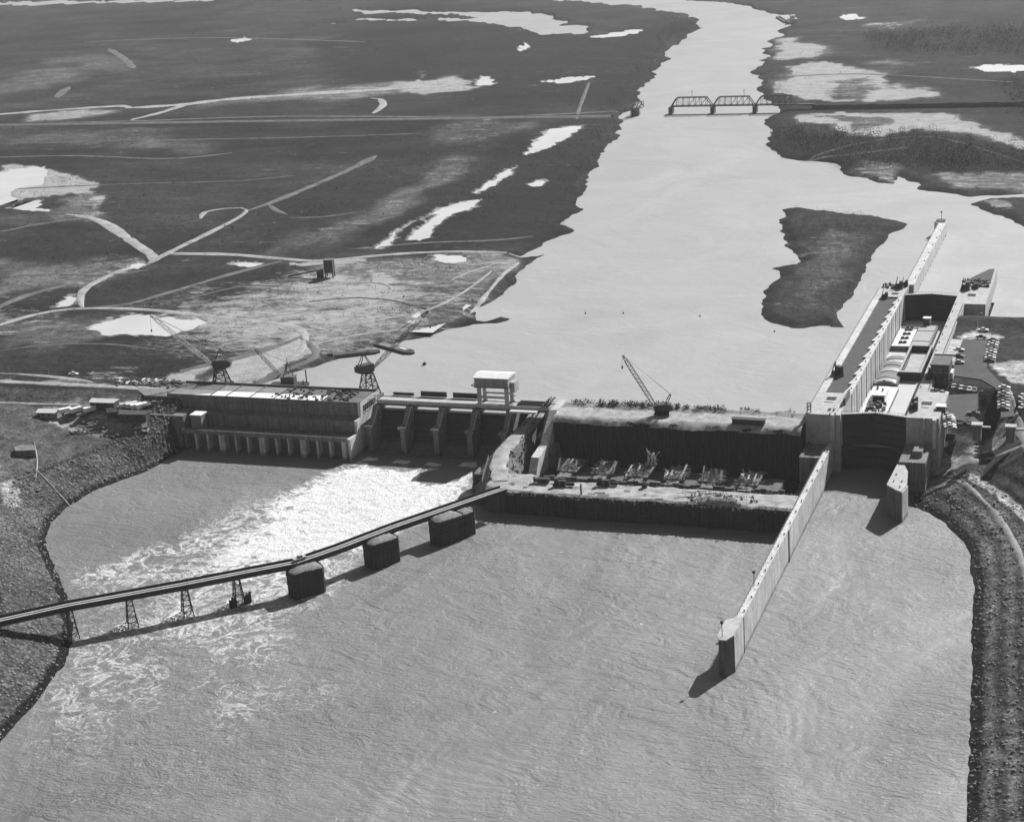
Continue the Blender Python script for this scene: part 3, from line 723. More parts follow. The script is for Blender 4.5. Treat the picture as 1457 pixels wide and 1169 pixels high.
# small tackle on the downstream corner
mb = MB()
for (dx, dy) in ((0, 0), (1.4, 0), (0, 1.4), (1.4, 1.4)): mb.beam((-122.8 + dx, 641 + dy, W), (-122.8 + dx, 641 + dy, W + 4), .18)
for h in (1.3, 2.6, 4): mb.box(-122.9, -121.3, 640.9, 642.5, W + h - .1, W + h)
o = mb.build('lattice_mast', M['steel_dark']); tag(o, 'small dark scaffold tower on the downstream corner of the river lock wall', 'scaffold')

lw = empty('lock_wall', (0, 0, 0), 0, 'land side lock wall, narrow pale concrete strip beside the parking ground', 'wall')
monoliths(lw, -84.0, -79.2, 674, 812, -2, W, 11, M['concrete_top'])
pit_block(lw, -84.0, -71.5, 641, 674, -3, W, [(-80.5, -76.3, 657, 661.5), (-80, -77, 653.5, 654.5)], M['concrete_top'], 'lower_gate_block')
pit_block(lw, -84.0, -69.5, 812, 850, -3, W, [(-79.5, -75.5, 826, 831)], M['concrete_top'], 'upper_gate_block')
mb = MB(); mb.prism([(-84.0, 850.1), (-69.5, 850.1), (-70.0, 884), (-73.5, 882), (-84.0, 862)], 10, W - .1); mb.build('upper_wing', M['concrete_top'], lw)
mb = MB(); mb.prism([(-82.5, 857), (-70.8, 857), (-71.2, 880.5), (-73.6, 880)], W - .098, W + .35); mb.build('wing_fill', M['fill_dark'], lw)
mb = MB(); mb.box(-73.8, -72.4, 639.0, 640.9, 12, W); mb.box(-77.4, -76.8, 640.4, 640.9, 14, W); mb.build('buttress', M['concrete'], lw)
mb = MB(); mb.box(-84, -74, 620, 640.8, -3, 13.2); mb.box(-79.5, -76, 626, 633, 13.2, 15.6); mb.build('lower_step_block', M['old_concrete'], lw)
railing(-79.5, 676, 810, W, lw, 44)
bollard_set(lw, -83.2, [680 + 13 * k for k in range(11)], W)
# pale paving slabs between wall and lot
for k in range(4):
    y_ = 716 + k * 10
    mb = MB(); mb.box(-79.1, -74.2, y_ + .15, y_ + 9.85, 22.2, 22.75); mb.build('paving_slab', M['concrete_top'], lw)

def miter_gate(name, yb, apex, z0, z1, label, mat):
    t = empty(name, (0, 0, 0), 0, label, 'lock gate')
    for sgn in (0, 1):
        xa, xb = (-109.4, -96.76) if sgn == 0 else (-84.1, -96.74)
        mb = MB(); mb.beam((xa, yb, (z0 + z1) / 2), (xb + (.12 if sgn == 0 else -.11), yb + apex + .03 * (1 - sgn), (z0 + z1) / 2), .5, z1 - z0 - .01 * sgn); leaf = mb.build('gate_leaf', mat, t)
        q = MB(); d = np.array([xb - xa, apex]); d = d / np.linalg.norm(d); nn = np.array([d[1], -d[0]]); nn = nn if nn[1] < 0 else -nn
        for k in range(9):
            z = z0 + 1 + (z1 - z0 - 2) * k / 8
            q.beam((xa + nn[0] * .55, yb + nn[1] * .55, z), (xb + nn[0] * .55, yb + apex + nn[1] * .55, z), .6, .25)
        q.build('girder', mat, leaf)
        q = MB(); q.beam((xa, yb, z1 + .16), (xb, yb + apex, z1 + .16), 1.5, .3); q.build('walkway', M['concrete_top'], leaf)
        q = MB()
        for k in range(9):
            f_ = k / 8; q.beam((xa + (xb - xa) * f_, yb + apex * f_ - .6, z1 + .3), (xa + (xb - xa) * f_, yb + apex * f_ - .6, z1 + 1.4), .08)
        q.beam((xa, yb - .6, z1 + 1.4), (xb, yb + apex - .6, z1 + 1.4), .1); q.build('handrail', M['steel_light'], leaf)
    return t
miter_gate('miter_gate', 643.5, 3.6, -2, 23.2, 'tall dark steel lower lock gate closed above the tail water', M['steel_dark'])
miter_gate('miter_gate', 829.0, 3.2, 4, 23.2, 'dark steel upper lock gate closed at the head of the chamber', M['steel_dark'])
mb = MB(); mb.box(-109.4, -84.1, 820, 824.5, 4, 10.6); o = mb.build('gate_sill', M['concrete']); tag(o, 'low concrete sill across the chamber below the upper gate', 'sill')
mb = MB(); sheet(mb, -109.5, -84.0, 644, 830, 10.0); tag(mb.build('chamber_water', M['chamber']), kind='structure')

# guide walls
gw = empty('guide_wall', (0, 0, 0), 0, 'long thin concrete guide wall running downstream from the lock into the tail water', 'wall')
monoliths(gw, -114.3, -112.2, 475, 639.8, -3, 12.3, 15, M['concrete'], .14, 'wall_panel')
mb = MB(); mb.prism([(-116.6, 472), (-116.6, 461), (-115.6, 458.5), (-113.6, 458.5), (-112.2, 462), (-112.2, 474.9), (-114.3, 474.9)], -3, 12.3); mb.build('nose_block', M['dark_concrete'], gw)  # whole nose in a dark tone that paints the shade on its front
MB().box(-112.19, -111.9, 462.5, 474.8, -2, 12.2).build('painted_lit_side', M['concrete'], gw)  # thin pale strip added to paint sunlight on the nose's right side
mb = MB(); mb.prism([(-116.9, 472), (-116.9, 461), (-115.7, 458.2), (-113.5, 458.2), (-112.0, 462), (-112.0, 474.9), (-114.2, 474.9)], 12.3, 12.7); mb.build('nose_cap', M['concrete_top'], gw)
for yy_ in (475.5, 548): 
    mb = MB(); mb.box(-112.19, -111.95, yy_, yy_ + .9, -2, 12.0); mb.build('joint_strip', M['steel_dark'], gw)
bollard_set(gw, -112.7, [480 + 10.6 * k for k in range(15)], 12.3)
railing(-114.15, 477, 638, 12.3, gw, 50)
mb = MB(); mb.cyl(0, 0, 0, 5, .12, 6); mb.box(-.4, .4, -.4, .4, 4.4, 5.2); o = mb.build('signal_post', M['steel_dark']); o.location = (-115.2, 460.5, 12.7); tag(o, 'thin dark signal post on the nose of the long guide wall', 'post')
o2 = o.copy(); COL.objects.link(o2); o2.location = (-113.9, 500, 12.3); tag(o2, 'thin dark signal post halfway down the long guide wall, away from its nose', 'post')

gp = empty('approach_pier', (0, 0, 0), 0, 'short wedge shaped concrete approach pier with pale top right of the lower gate', 'pier')
pl = [(-85.2, 598), (-81.6, 593.5), (-79.2, 591.5), (-78.2, 599), (-79.5, 612), (-82, 619.9), (-84.4, 619.9)]
mb = MB(); mb.prism(pl, -3, 11.8); mb.build('pier_body', M['dark_concrete'], gp); MB().prism([(-79.15, 591.8), (-78.7, 591.8), (-77.7, 599.2), (-78.17, 599.2)], -2, 11.7).build('painted_lit_side', M['concrete'], gp)  # shaded front painted as a dark body, sunlit side as a thin pale strip
mb = MB(); cpl = np.array(pl).mean(0); mb.prism([tuple(cpl + (np.array(p_) - cpl) * 1.03) for p_ in pl], 11.8, 12.3); mb.build('pier_cap', M['concrete_top'], gp)
bollard_set(gp, -80.2, [595.5, 601], 12.3); bollard_set(gp, -83.2, [601, 608], 12.3)

ug = empty('guide_wall', (0, 0, 0), 0, 'upper guide wall of pale concrete reaching upstream into the pool', 'wall')
y0, y1 = 846.2, 988
for k in range(14):
    a = y0 + (y1 - y0) * k / 14; b_ = y0 + (y1 - y0) * (k + 1) / 14
    mb = MB(); mb.box(-111.6, -107.4, a + .08, b_ - .08, 17.4, 24); mb.box(-111.4, -107.6, a + 1, a + 7.4, 10, 17.4); mb.build('wall_panel', M['concrete'], ug)
mb = MB(); mb.prism([(-111.6, 988.1), (-107.4, 988.1), (-107.4, 994), (-109, 998), (-113.4, 998), (-114.4, 992)], 10, 24.2); mb.build('nose_block', M['concrete'], ug)
mb = MB(); mb.prism([(-111.2, 990), (-108, 990), (-108, 994), (-109.2, 996.6), (-113, 996.6), (-113.6, 992)], 24.2, 24.7); mb.build('nose_cap', M['steel_dark'], ug)
railing(-111.4, 850, 986, 24, ug, 40); bollard_set(ug, -108.2, [860 + 18 * k for k in range(7)], 24)
o2 = o.copy(); COL.objects.link(o2); o2.location = (-110.5, 993, 24.7); tag(o2, 'thin dark signal post on the nose of the upper guide wall', 'post')
# ------------------------------------------------------------------ powerhouse
ph = empty('powerhouse', (0, 0, 0), 0, 'long dark concrete powerhouse with flat patched roof and rows of draft tube openings', 'building')
XA, XB, RZ = -412.0, -317.2, 21.6
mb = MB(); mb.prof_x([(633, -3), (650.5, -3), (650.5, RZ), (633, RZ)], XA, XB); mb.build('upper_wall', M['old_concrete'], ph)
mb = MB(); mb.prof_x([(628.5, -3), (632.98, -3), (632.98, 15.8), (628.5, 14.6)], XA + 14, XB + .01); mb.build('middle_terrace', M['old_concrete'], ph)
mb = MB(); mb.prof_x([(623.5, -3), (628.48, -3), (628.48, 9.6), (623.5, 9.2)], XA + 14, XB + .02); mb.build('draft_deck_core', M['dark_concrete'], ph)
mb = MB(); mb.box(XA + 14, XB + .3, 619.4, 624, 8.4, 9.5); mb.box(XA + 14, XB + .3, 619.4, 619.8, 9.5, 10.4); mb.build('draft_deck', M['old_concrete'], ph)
U = (XB - XA - 14.6) / 4
for u_ in range(4):
    for k in range(4):
        xc = XA + 14 + u_ * U + k * U / 3.35
        wd = 1.9 if k == 3 else .8
        if k == 3: xc = XA + 14 + (u_ + 1) * U - 2.0
        mb = MB(); mb.prof_x([(619.6, -3), (623.4, -3), (623.4, 8.39), (619.6, 8.39)], xc, xc + wd); mb.build('draft_pier', M['concrete'], ph)
mb = MB(); mb.box(XA + 14, XA + 15.2, 619.6, 623.4, -3, 8.39); mb.build('draft_pier', M['old_concrete'], ph)
# string courses and pilasters on the tall wall
mb = MB(); mb.box(XA, XB + .15, 632.6, 633, 18.8, 19.2); mb.box(XA, XB + .15, 632.7, 633, RZ - 1.1, RZ - .8); mb.build('string_course', M['old_concrete'], ph)
for k in range(9):
    xc = XA + 5 + k * 10.6; mb = MB(); mb.box(xc, xc + .5, 632.5, 632.98, 15.9, RZ - 1.2); mb.build('pilaster', M['old_concrete'], ph)
# service block at the left with stepped walls
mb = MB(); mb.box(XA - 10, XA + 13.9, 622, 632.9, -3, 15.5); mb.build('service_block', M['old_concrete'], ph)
mb = MB(); mb.prism([(XA - 10, 622), (XA - 22, 630), (XA - 22, 634), (XA - 10, 634)], 4, 14.5); mb.build('wing_wall', M['old_concrete'], ph)
for k in range(6):
    mb = MB(); mb.box(XA - 8.6 + k * 3.8, XA - 8.0 + k * 3.8, 621.4, 622, 0, 15.0); mb.build('buttress', M['old_concrete'], ph)
mb = MB(); mb.box(XA + 18, XA + 23.2, 621.5, 626.5, 9.61, 16.2); o = mb.build('gate_hoist_house', M['old_concrete'], ph)
mb = MB(); mb.box(XA + 17.7, XA + 23.5, 621.2, 626.8, 16.2, 16.6); mb.build('roof', M['roof_white'], o)
# end wall facing the spillway, lit by the sun
pr = [(620.0, -3), (650.5, -3), (650.5, RZ + .1), (633.0, RZ + .1), (632.6, 15.6), (628.0, 15.0), (627.6, 9.6), (620, 9.6)]
mb = MB(); mb.prof_x(pr, XB + .32, XB + 1.6); mb.build('end_wall', M['concrete'], ph)
wy0, wy1 = 635.5, 649.0
for k in range(7):
    a = wy0 + (wy1 - wy0) * k / 7; b_ = wy0 + (wy1 - wy0) * (k + 1) / 7 - .45
    mb = MB(); mb.box(XB + 1.6, XB + 1.68, a, b_, 17.0, 19.8); o = mb.build('window', M['glass'], ph)
    q = MB(); q.box(XB + 1.68, XB + 1.74, (a + b_) / 2 - .06, (a + b_) / 2 + .06, 17.0, 19.8); q.box(XB + 1.68, XB + 1.74, a, b_, 18.35, 18.47); q.build('mullion', M['steel_grey'], o)
mb = MB(); mb.box(XB + 1.6, XB + 1.85, wy0 - .5, wy1 + .2, 16.6, 16.95); mb.build('window_sill', M['concrete'], ph)
# roof: panels
mb = MB(); mb.box(XA, XB + 1.6, 650.0, 650.6, RZ, RZ + 1.0); mb.box(XA, XA + .5, 633, 650, RZ, RZ + .5); mb.box(XA, XB + 1.6, 633, 633.35, RZ, RZ + .35); mb.build('parapet', M['dark_concrete'], ph)
edges = [XA + .5, XA + 22, XA + 30, XA + 42, XA + 54, XA + 66, XA + 78, XB + 1.5]
for i in range(7):
    a, b_ = edges[i] + .1, edges[i + 1] - .1
    mt = ('roof_dark', 'roof_mid', 'roof_mid', 'roof_mid', 'roof_dark', 'roof_dark', 'roof_dark')[i]
    mb = MB(); mb.box(a, b_, 641.6, 649.9, RZ, RZ + .14); mb.build('roof_panel', M[mt], ph)
    mt2 = ('roof_mid', 'roof_white', 'roof_white', 'roof_white', 'roof_white', 'roof_white', 'roof_dark')[i]
    ys_ = 633.5 if i else 633.5
    if i == 0:
        mb = MB(); mb.prism([(a, 633.5), (b_, 633.5), (b_, 641.4), (a, 641.4)], RZ, RZ + .12); mb.build('roof_panel', M['roof_mid'], ph)
        mb = MB(); mb.prism([(a + 12, 633.6), (b_, 633.6), (b_, 636.5)], RZ + .125, RZ + .2); mb.build('roof_sheet', M['roof_white'], ph)
    else:
        mb = MB(); mb.prism([(a, 633.5), (b_, 633.5), (b_ , 641.4), (a, 640.6)], RZ, RZ + .12); mb.build('roof_panel', M[mt2], ph)
for k in range(6): MB().beam((edges[k + 1], 633.8, RZ + .35), (edges[k + 1] + .01, 649.5, RZ + .35), .3, .3).build('roof_joint', M['dark_concrete'], ph)
mb = MB()
for k in range(120):
    x = XA + 52 + random.random() ** .7 * 38; y = 634 + random.random() * 14; s = random.uniform(.25, .8); h = random.uniform(.2, .9)
    mb.box(x - s, x + s, y - s * .6, y + s * .6, RZ + .15, RZ + .15 + h)
o = mb.build('building_material', M['wall_dark'], ph); o['kind'] = 'stuff'
# intake deck behind
mb = MB(); mb.box(XA - 6, XB + 2, 650.7, 656, 8, 18.6); mb.build('intake_deck', M['old_concrete'], ph)
# wing wall left end up to the embankment
mb = MB(); mb.prism([(-412.2, 633), (-412.2, 651), (-416, 651), (-432, 640), (-424, 633)], 2, 20.6); mb.build('abutment_block', M['old_concrete'], ph)
# ------------------------------------------------------------------ spillway
sp = empty('spillway', (0, 0, 0), 0, 'gated spillway of dark concrete piers under a bridge deck beside the powerhouse', 'dam')
PX = [-311.2, -295.6, -280.2, -264.6, -249.2, -231.6]; PW = 2.3
DZ = 20.6
for i, xc in enumerate(PX):
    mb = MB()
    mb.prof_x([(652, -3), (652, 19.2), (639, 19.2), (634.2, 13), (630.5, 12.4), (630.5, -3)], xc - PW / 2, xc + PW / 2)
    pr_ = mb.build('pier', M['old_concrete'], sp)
    mb = MB(); mb.box(xc - PW / 2 - .7, xc + PW / 2 + .7, 629.8, 634.2, 11.4, 12.6); mb.build('pier_bracket', M['old_concrete'], pr_)
    mb = MB(); mb.beam((xc + PW / 2 + .35, 631.5, 12.6), (xc + PW / 2 + .35, 638.6, 19.2), .35, .5); mb.beam((xc + PW / 2 + .35, 640, 12.6), (xc + PW / 2 + .35, 639.4, 19.2), .3); mb.build('strut', M['steel_light'], pr_)
for i in range(4):
    a, b_ = PX[i] + PW / 2, PX[i + 1] - PW / 2
    mb = MB(); arc = [(642.2 - 2.8 * math.sin(t * 1.3) + 0, 15.2 - 11.5 * t) for t in np.linspace(0, 1, 8)]
    mb.prof_x(arc + [(y_ + .5, z_) for y_, z_ in arc[::-1]], a + .05, b_ - .05); gt = mb.build('tainter_gate', M['steel_dark'], sp)
    q = MB()
    for k in range(5): zq = 14.4 - k * 2.3; q.box(a + .1, b_ - .1, 638.9, 639.5, zq, zq + .3)
    q.build('girder', M['steel_dark'], gt)
    mb = MB(); og = [(651, -3), (651, 2.0), (645, 3.2), (641, 3.6), (637.5, 2.8), (634, .6), (631, -1.0), (629, -1.5), (629, -3)]; mb.prof_x(og, a + .02, b_ - .02); mb.build('ogee', M['old_concrete'], sp)
    mb = MB(); mb.prof_x([(640.5, 4.1), (637.5, 3.3), (634, 1.2), (631, .2), (628, .3), (628, -1), (631, -1), (640.5, 3.4)], a + .3, b_ - .3); mb.build('nappe', M['dark_concrete'], sp)
# deck
for i in range(5):
    a, b_ = PX[i], PX[i + 1]
    mb = MB(); mb.box(a + .03, b_ - .03, 640.6, 648.8, DZ - 1.0, DZ); mb.build('deck_slab', M['concrete_top'], sp)
    mb = MB()
    for yq in (640.9, 643.3, 645.8, 648.4): mb.box(a + PW / 2, b_ - PW / 2, yq - .2, yq + .2, DZ - 1.9, DZ - 1.0)
    mb.build('deck_beam', M['dark_concrete'], sp)
    mb = MB(); mb.box(a + .05, b_ - .05, 640.3, 640.58, DZ - .6, DZ + .75); mb.build('parapet', M['concrete_top'], sp)
for yq in (641.5, 647.0):
    mb = MB(); mb.box(PX[0] - 5, PX[-1] + 2, yq - .12, yq + .12, DZ, DZ + .25); mb.build('crane_rail', M['steel_dark'], sp)
for i, (a, b_) in enumerate([(-307, -297.2), (-293.8, -281.6), (-278.6, -266.2)]):
    t_ = empty('stop_log', ((a + b_) / 2, 649.5, DZ), 0, ['weathered long stop log lying on the spillway deck nearest the powerhouse', 'dark box shaped stop log on the spillway deck, middle one of the three', 'dark box shaped stop log on the spillway deck just left of the gantry crane'][i], 'stop log', 'stop logs on the spillway deck')
    L = (b_ - a) / 2; hh = 2.3 if i else 1.3
    MB().box(-L, L, -.15, .15, 0, hh).build('skin_plate', M['steel_dark'], t_)
    mb = MB()
    for k in range(7): mb.box(-L + .1 + k * (2 * L - .4) / 6, -L + .35 + k * (2 * L - .4) / 6, -.5, -.15, .05, hh - .05)
    mb.build('stiffener', M['steel_dark'], t_)
    MB().box(-L, L, -.55, .2, hh, hh + .15).build('top_flange', M['steel_grey'], t_)
# end machinery on last deck bay
mb = MB()
for k in range(4): mb.box(-246.5, -232.5, 641.6 + k * 1.7, 641.9 + k * 1.7, DZ + .3, DZ + 1.1)
for k in range(6): mb.beam((-233.5 + .2 * k, 640 + k * 1.8, DZ), (-233.4, 640.4 + k * 1.8, DZ + 2.6), .25)
mb.box(-234.6, -233.9, 639.5, 650, DZ + 1.2, DZ + 1.7); mb.box(-232.2, -231.6, 639.5, 650, DZ + 1.9, DZ + 2.3)
o = mb.build('steel_beam_pile', M['steel_dark']); tag(o, 'stack of dark steel beams and frames at the right end of the spillway deck', 'steel beams')
mb = MB(); mb.box(-248, -236, 636.6, 638.6, DZ - 1.2, DZ - .4); mb.build('formwork_platform', M['white'], sp)
# gantry crane
gc = empty('gantry_crane', (-256.6, 644.2, DZ), 0, 'white roofed gantry crane straddling the spillway deck', 'crane')
for sx in (-6.2, 6.2):
    for sy in (-3.2, 3.2):
        MB().box(sx - .8, sx + .8, sy - .6, sy + .6, .4, 8.4).build('leg', M['steel_light'], gc)
        q = MB(); q.cylx(sx - .9, sx - .5, sy, .4, .4, 8); q.cylx(sx + .5, sx + .9, sy, .4, .4, 8); q.build('wheel', M['black'], gc)
MB().box(-7.9, 7.9, -4.8, 4.8, 8.4, 8.9).build('floor', M['steel_grey'], gc)
h_ = MB().box(-7.6, 7.6, -4.5, 4.5, 8.9, 12.6).build('machinery_house', M['steel_light'], gc)
q = MB()
for k in range(24): q.box(-7.5 + k * .63, -7.3 + k * .63, -4.62, -4.5, 8.9, 12.6)
q.build('siding_rib', M['steel_grey'], h_)
MB().prof_x([(-5, 12.6), (-5, 12.9), (0, 13.9), (5, 12.9), (5, 12.6)], -8, 8).build('roof', M['roof_white'], gc)
MB().box(-6, 6, -3.5, -2.9, 3.4, 4.3).box(-6, 6, 2.9, 3.5, 3.4, 4.3).build('cross_beam', M['steel_light'], gc)
mb = MB(); mb.box(7.6, 9.6, -2, 3, 6.0, 10.4)
for k in range(5): mb.beam((7.3, -3 + k * 1.4, 1 + k * 1.5), (9.2, -3 + k * 1.4, 1 + k * 1.5), .3)
mb.build('operator_cab', M['steel_light'], gc)
mb = MB(); mb.truss((-7.6, -3, 9.4), (-9.6, -3.4, 8.8), .8, 2, .15); mb.build('hook_bracket', M['steel_dark'], gc)
# right abutment wall
ab = empty('abutment_wall', (0, 0, 0), 0, 'sunlit concrete abutment wall at the right end of the spillway, beside the cofferdam pit', 'wall')
mb = MB(); mb.prof_x([(608, -4), (652, -4), (652, 21.2), (638, 21.2), (624, 11), (612, 9.4), (608, 4)], -230.4, -227.0); mb.build('wall_body', M['concrete'], ab)
mb = MB(); mb.box(-226.99, -226.3, 636.0, 638.4, 0, 20.6); mb.build('gate_slot', M['concrete'], ab)
mb = MB(); mb.prism([(-226.9, 622), (-224, 622), (-223, 636), (-226.9, 636)], -4, 9, [(-226.9, 624), (-225.6, 624), (-225.4, 636), (-226.9, 636)]); mb.build('toe_block', M['old_concrete'], ab)

# ------------------------------------------------------------------ cofferdams and the pit
mb = MB(); sheet(mb, -227, -123.4, 586, 634, -5); tag(mb.build('pit_floor', M['fill_dark']), kind='structure')
ridge = empty('cofferdam', (0, 0, 0), 0, 'upstream cofferdam with pale haul road on top and dark face above the pit', 'cofferdam')
mb = MB(); nseg = 150; xs_ = np.linspace(-226.9, -123.5, nseg)
vs = []; fs = []
for k, x in enumerate(xs_):
    yq = 632 + (.35 if k % 2 else -.35) + 1.0 * math.sin(k * .09) + .8 * math.sin(k * .31)
    vs += [(x, yq, -5), (x, yq, 19.5 + .5 * math.sin(k * .7) * random.random())]
for k in range(nseg - 1): fs.append((2 * k, 2 * k + 2, 2 * k + 3, 2 * k + 1))
mb.add(vs, fs); mb.build('sheet_pile_face', M['sheetpile'], ridge)
nx, ny = 130, 26
gx = np.linspace(-226.9, -123.5, nx); gy = np.linspace(630.6, 660, ny); GX, GY = np.meshgrid(gx, gy); fx, fy = GX.ravel(), GY.ravel()
prof = np.interp(fy, [630.6, 632, 634, 646, 650, 655, 660], [18.2, 19.6, 20.4, 20.6, 20.8, 17.5, 13.5])
fz = prof + 1.0 * (fbm(fx / 5, fy / 4, 201, 4) - .5) * np.interp(fy, [630, 634, 645, 649, 660], [1.6, .5, .5, 2.2, 1.5])
fyy = fy + (fbm(fx / 7, fx * 0 + 3, 203, 3) - .5) * np.interp(fy, [630, 640], [4, 0])
Fh = grid_faces(ny, nx); back = fy[Fh].mean(1) > 644.5 + 3.0 * (fbm(fx / 6, fx * 0 + 5, 207, 3)[Fh[:, 0]] - .5)
np_mesh('haul_road', np.stack([fx, fyy, fz], 1), Fh[~back], M['dirt'], ridge)
np_mesh('spoil_bank', np.stack([fx, fyy, fz], 1), Fh[back], M['dirt_mid'], ridge)

def brush(name, pts, hmin, hmax, mat, ntri, parent=None, wid=.5, tri=.35):
    """bare shrubs / trees: clumps of small twig-sized triangles through a volume"""
    pts = np.asarray(pts, float); n = len(pts)
    h = hmin * .6 + (hmax - hmin * .6) * rng.uniform(0, 1, n) ** 1.6 * (.55 + .9 * fbm(pts[:, 0] / 30, pts[:, 1] / 40, 311, 3))
    c = np.repeat(pts, ntri, 0); hh = np.repeat(h, ntri)
    a = rng.uniform(0, 2 * np.pi, n * ntri); rr = np.sqrt(rng.uniform(0, 1, n * ntri)); u_ = rng.uniform(0.05, 1, n * ntri)
    wr = hh * wid * (1 - .75 * np.abs(u_ - .55) * 1.2) * rr
    p0 = c + np.stack([np.cos(a) * wr, np.sin(a) * wr, u_ * hh], 1)
    s = (hh * tri)[:, None]
    d1_ = rng.normal(0, 1, (n * ntri, 3)) * s * .5; d2_ = rng.normal(0, 1, (n * ntri, 3)) * s * .35
    d1_[:, 2] += s[:, 0] * .3
    V = np.stack([p0 - d1_ * .5, p0 + d1_ * .5, p0 + d2_], 1).reshape(-1, 3)
    V[:, 2] = np.maximum(V[:, 2], np.repeat(np.repeat(pts[:, 2], ntri), 3) - .3)
    F = np.arange(len(V)).reshape(-1, 3)
    o = np_mesh(name, V, F, mat, parent, smooth=False)
    o['kind'] = 'stuff'; return o
bx_ = rng.uniform(-224, -126, 1500); by_ = 651.0 + np.abs(rng.normal(0, 2.6, 1500)) * rng.choice([-1, 1], 1500, p=[.62, .38]); kk_ = fbm(bx_ / 6, by_ / 6, 209, 2) > .42; bx_, by_ = bx_[kk_], by_[kk_]
o = brush('driftwood_brush', np.stack([bx_, by_, 20.4 - np.maximum(0, by_ - 651.0) * .6], 1), .5, 2.0, M['twig'], 16); tag(o, 'dark brush and debris along the upstream edge of the cofferdam', 'brush')
# lower cofferdam
lc = empty('cofferdam', (0, 0, 0), 0, 'lower cofferdam across the tail water, dark sheet pile face with dirt road on top', 'cofferdam')
mb = MB(); nseg = 260; xs_ = np.linspace(-236, -114.6, nseg); vs = []
for k, x in enumerate(xs_):
    yq = 573.6 + (.22 if (k // 2) % 2 else -.22) + .5 * math.sin(k * .045) + 3.0 * max(0, (-224 - x) / 12) ** 2
    vs += [(x, yq, -5), (x, yq, 8.9 + .35 * math.sin(k * .21) * math.sin(k * .077) + .15 * random.random())]
mb.add(vs, [(2 * k, 2 * k + 2, 2 * k + 3, 2 * k + 1) for k in range(nseg - 1)]); mb.build('sheet_pile_face', M['sheetpile'], lc)
for z_ in (3.2, 7.2): MB().box(-222, -114.7, 572.9, 573.25, z_, z_ + .35).build('waler', M['steel_dark'], lc)
MB().box(-236, -114.7, 574.5, 590, -5, 8.0).build('gravel_fill', M['fill_dark'], lc)
nx, ny = 180, 22
gx = np.linspace(-238, -114.7, nx); gy = np.linspace(0, 1, ny); GX, GY = np.meshgrid(gx, gy); fx, v_ = GX.ravel(), GY.ravel()
ylo = 574.2 + 3.0 * np.maximum(0, (-224 - fx) / 12) ** 2 + 1.6 * (fbm(fx / 6, fx * 0, 211) - .5)
yhi = 590.0 + 3 * (fbm(fx / 8, fx * 0 + 9, 213) - .5) + np.where(fx < -222, 6, 0)
fy = ylo + (yhi - ylo) * v_
edge_ = np.minimum(v_, 1 - v_) * 2
fz = 9.0 + np.where(edge_ < .12, -1.2, 0) + .9 * (fbm(fx / 4, fy / 3, 217) - .5)
fz += 2.2 * np.exp(-(((fx + 143) / 9) ** 2 + ((fy - 580) / 4.5) ** 2) ** 2) * (.7 + .6 * fbm(fx / 1.5, fy / 1.5, 219, 2))
o = np_mesh('haul_road', np.stack([fx, fy, fz], 1), grid_faces(ny, nx), M['dirt']); tag(o, kind='structure')
mb = MB()
for k in range(420):
    x = random.uniform(-232, -116); front = random.random() < .6; y = (574.0 + random.gauss(0, .8)) if front else (589.5 + random.gauss(0, 1.2)); s = random.uniform(.12, .5); mb.cyl(x, y, 8.2, 8.75 + s * .5, s * 1.2, 5, s * .5)
for k in range(30):
    x = random.uniform(-230, -128); y = random.uniform(575, 588); L = random.uniform(1, 5); mb.beam((x, y, 9.3), (x + L, y + random.uniform(-.4, .4), 9.35), .25)
o = mb.build('spoil_lump', M['dirt_mid']); tag(o, 'lumps of spoil and timber along the edges of the lower cofferdam', 'spoil', kind='stuff')
# rubble heap
pts = np.stack([rng.normal(-143, 6, 260), rng.normal(580.5, 2.6, 260)], 1)
mb = MB()
for x, y in pts:
    s = random.uniform(.15, .45); z = 9.2 + 2.2 * math.exp(-(((x + 143) / 9) ** 2 + ((y - 580) / 4.5) ** 2)) ; mb.cyl(x, y, z - .5, z + s * .8, s, 5, s * .5)
o = mb.build('rubble_heap', M['rubble']); tag(o, 'oval heap of grey rubble on the right half of the lower cofferdam', 'rubble', kind='stuff')
# ramp from the spillway bay down to the cofferdam
RAMP = [(-239.5, 656, 17.5), (-240.5, 640, 14.2), (-242.0, 626, 12.6), (-242.5, 612, 11.6), (-239.5, 598, 10.6), (-233.5, 584, 9.5)]
nn_ = 60; tt = np.linspace(0, 5, nn_); rp = np.array([[np.interp(t, range(6), [q[i] for q in RAMP]) for i in range(3)] for t in tt])
tg = np.gradient(rp[:, :2], axis=0); tg /= np.linalg.norm(tg, axis=1)[:, None]; nm = np.stack([-tg[:, 1], tg[:, 0]], 1)
offs = [-8.5, -7, -5.4, -3.4, -2.4, 2.4, 3.4, 6, 10]
drop = [-13, -9, -4.5, -.5, 0, 0, -.4, -3.5, -8]
V = []; 
for of, dr in zip(offs, drop):
    for i in range(nn_):
        w = 0 if abs(of) < 3 else (fbm(np.array([rp[i, 0] / 3]), np.array([rp[i, 1] / 3 + of]), 231)[0] - .5)
        lim = np.clip((650 - rp[i, 1]) / 30, .18, 1) if abs(of) > 3.5 else 1
        sgn_of = of * lim
        V.append((rp[i, 0] - nm[i, 0] * sgn_of + 1.5 * w, rp[i, 1] - nm[i, 1] * sgn_of + 1.5 * w, rp[i, 2] + dr + 1.6 * w))
V = np.array(V); F = grid_faces(len(offs), nn_)
rmp = empty('haul_ramp', (0, 0, 0), 0, 'curving pale haul ramp with rocky sides passing under the last spillway bay', 'ramp')
side = ((F // nn_).min(1) < 3) | ((F // nn_).min(1) >= 6)
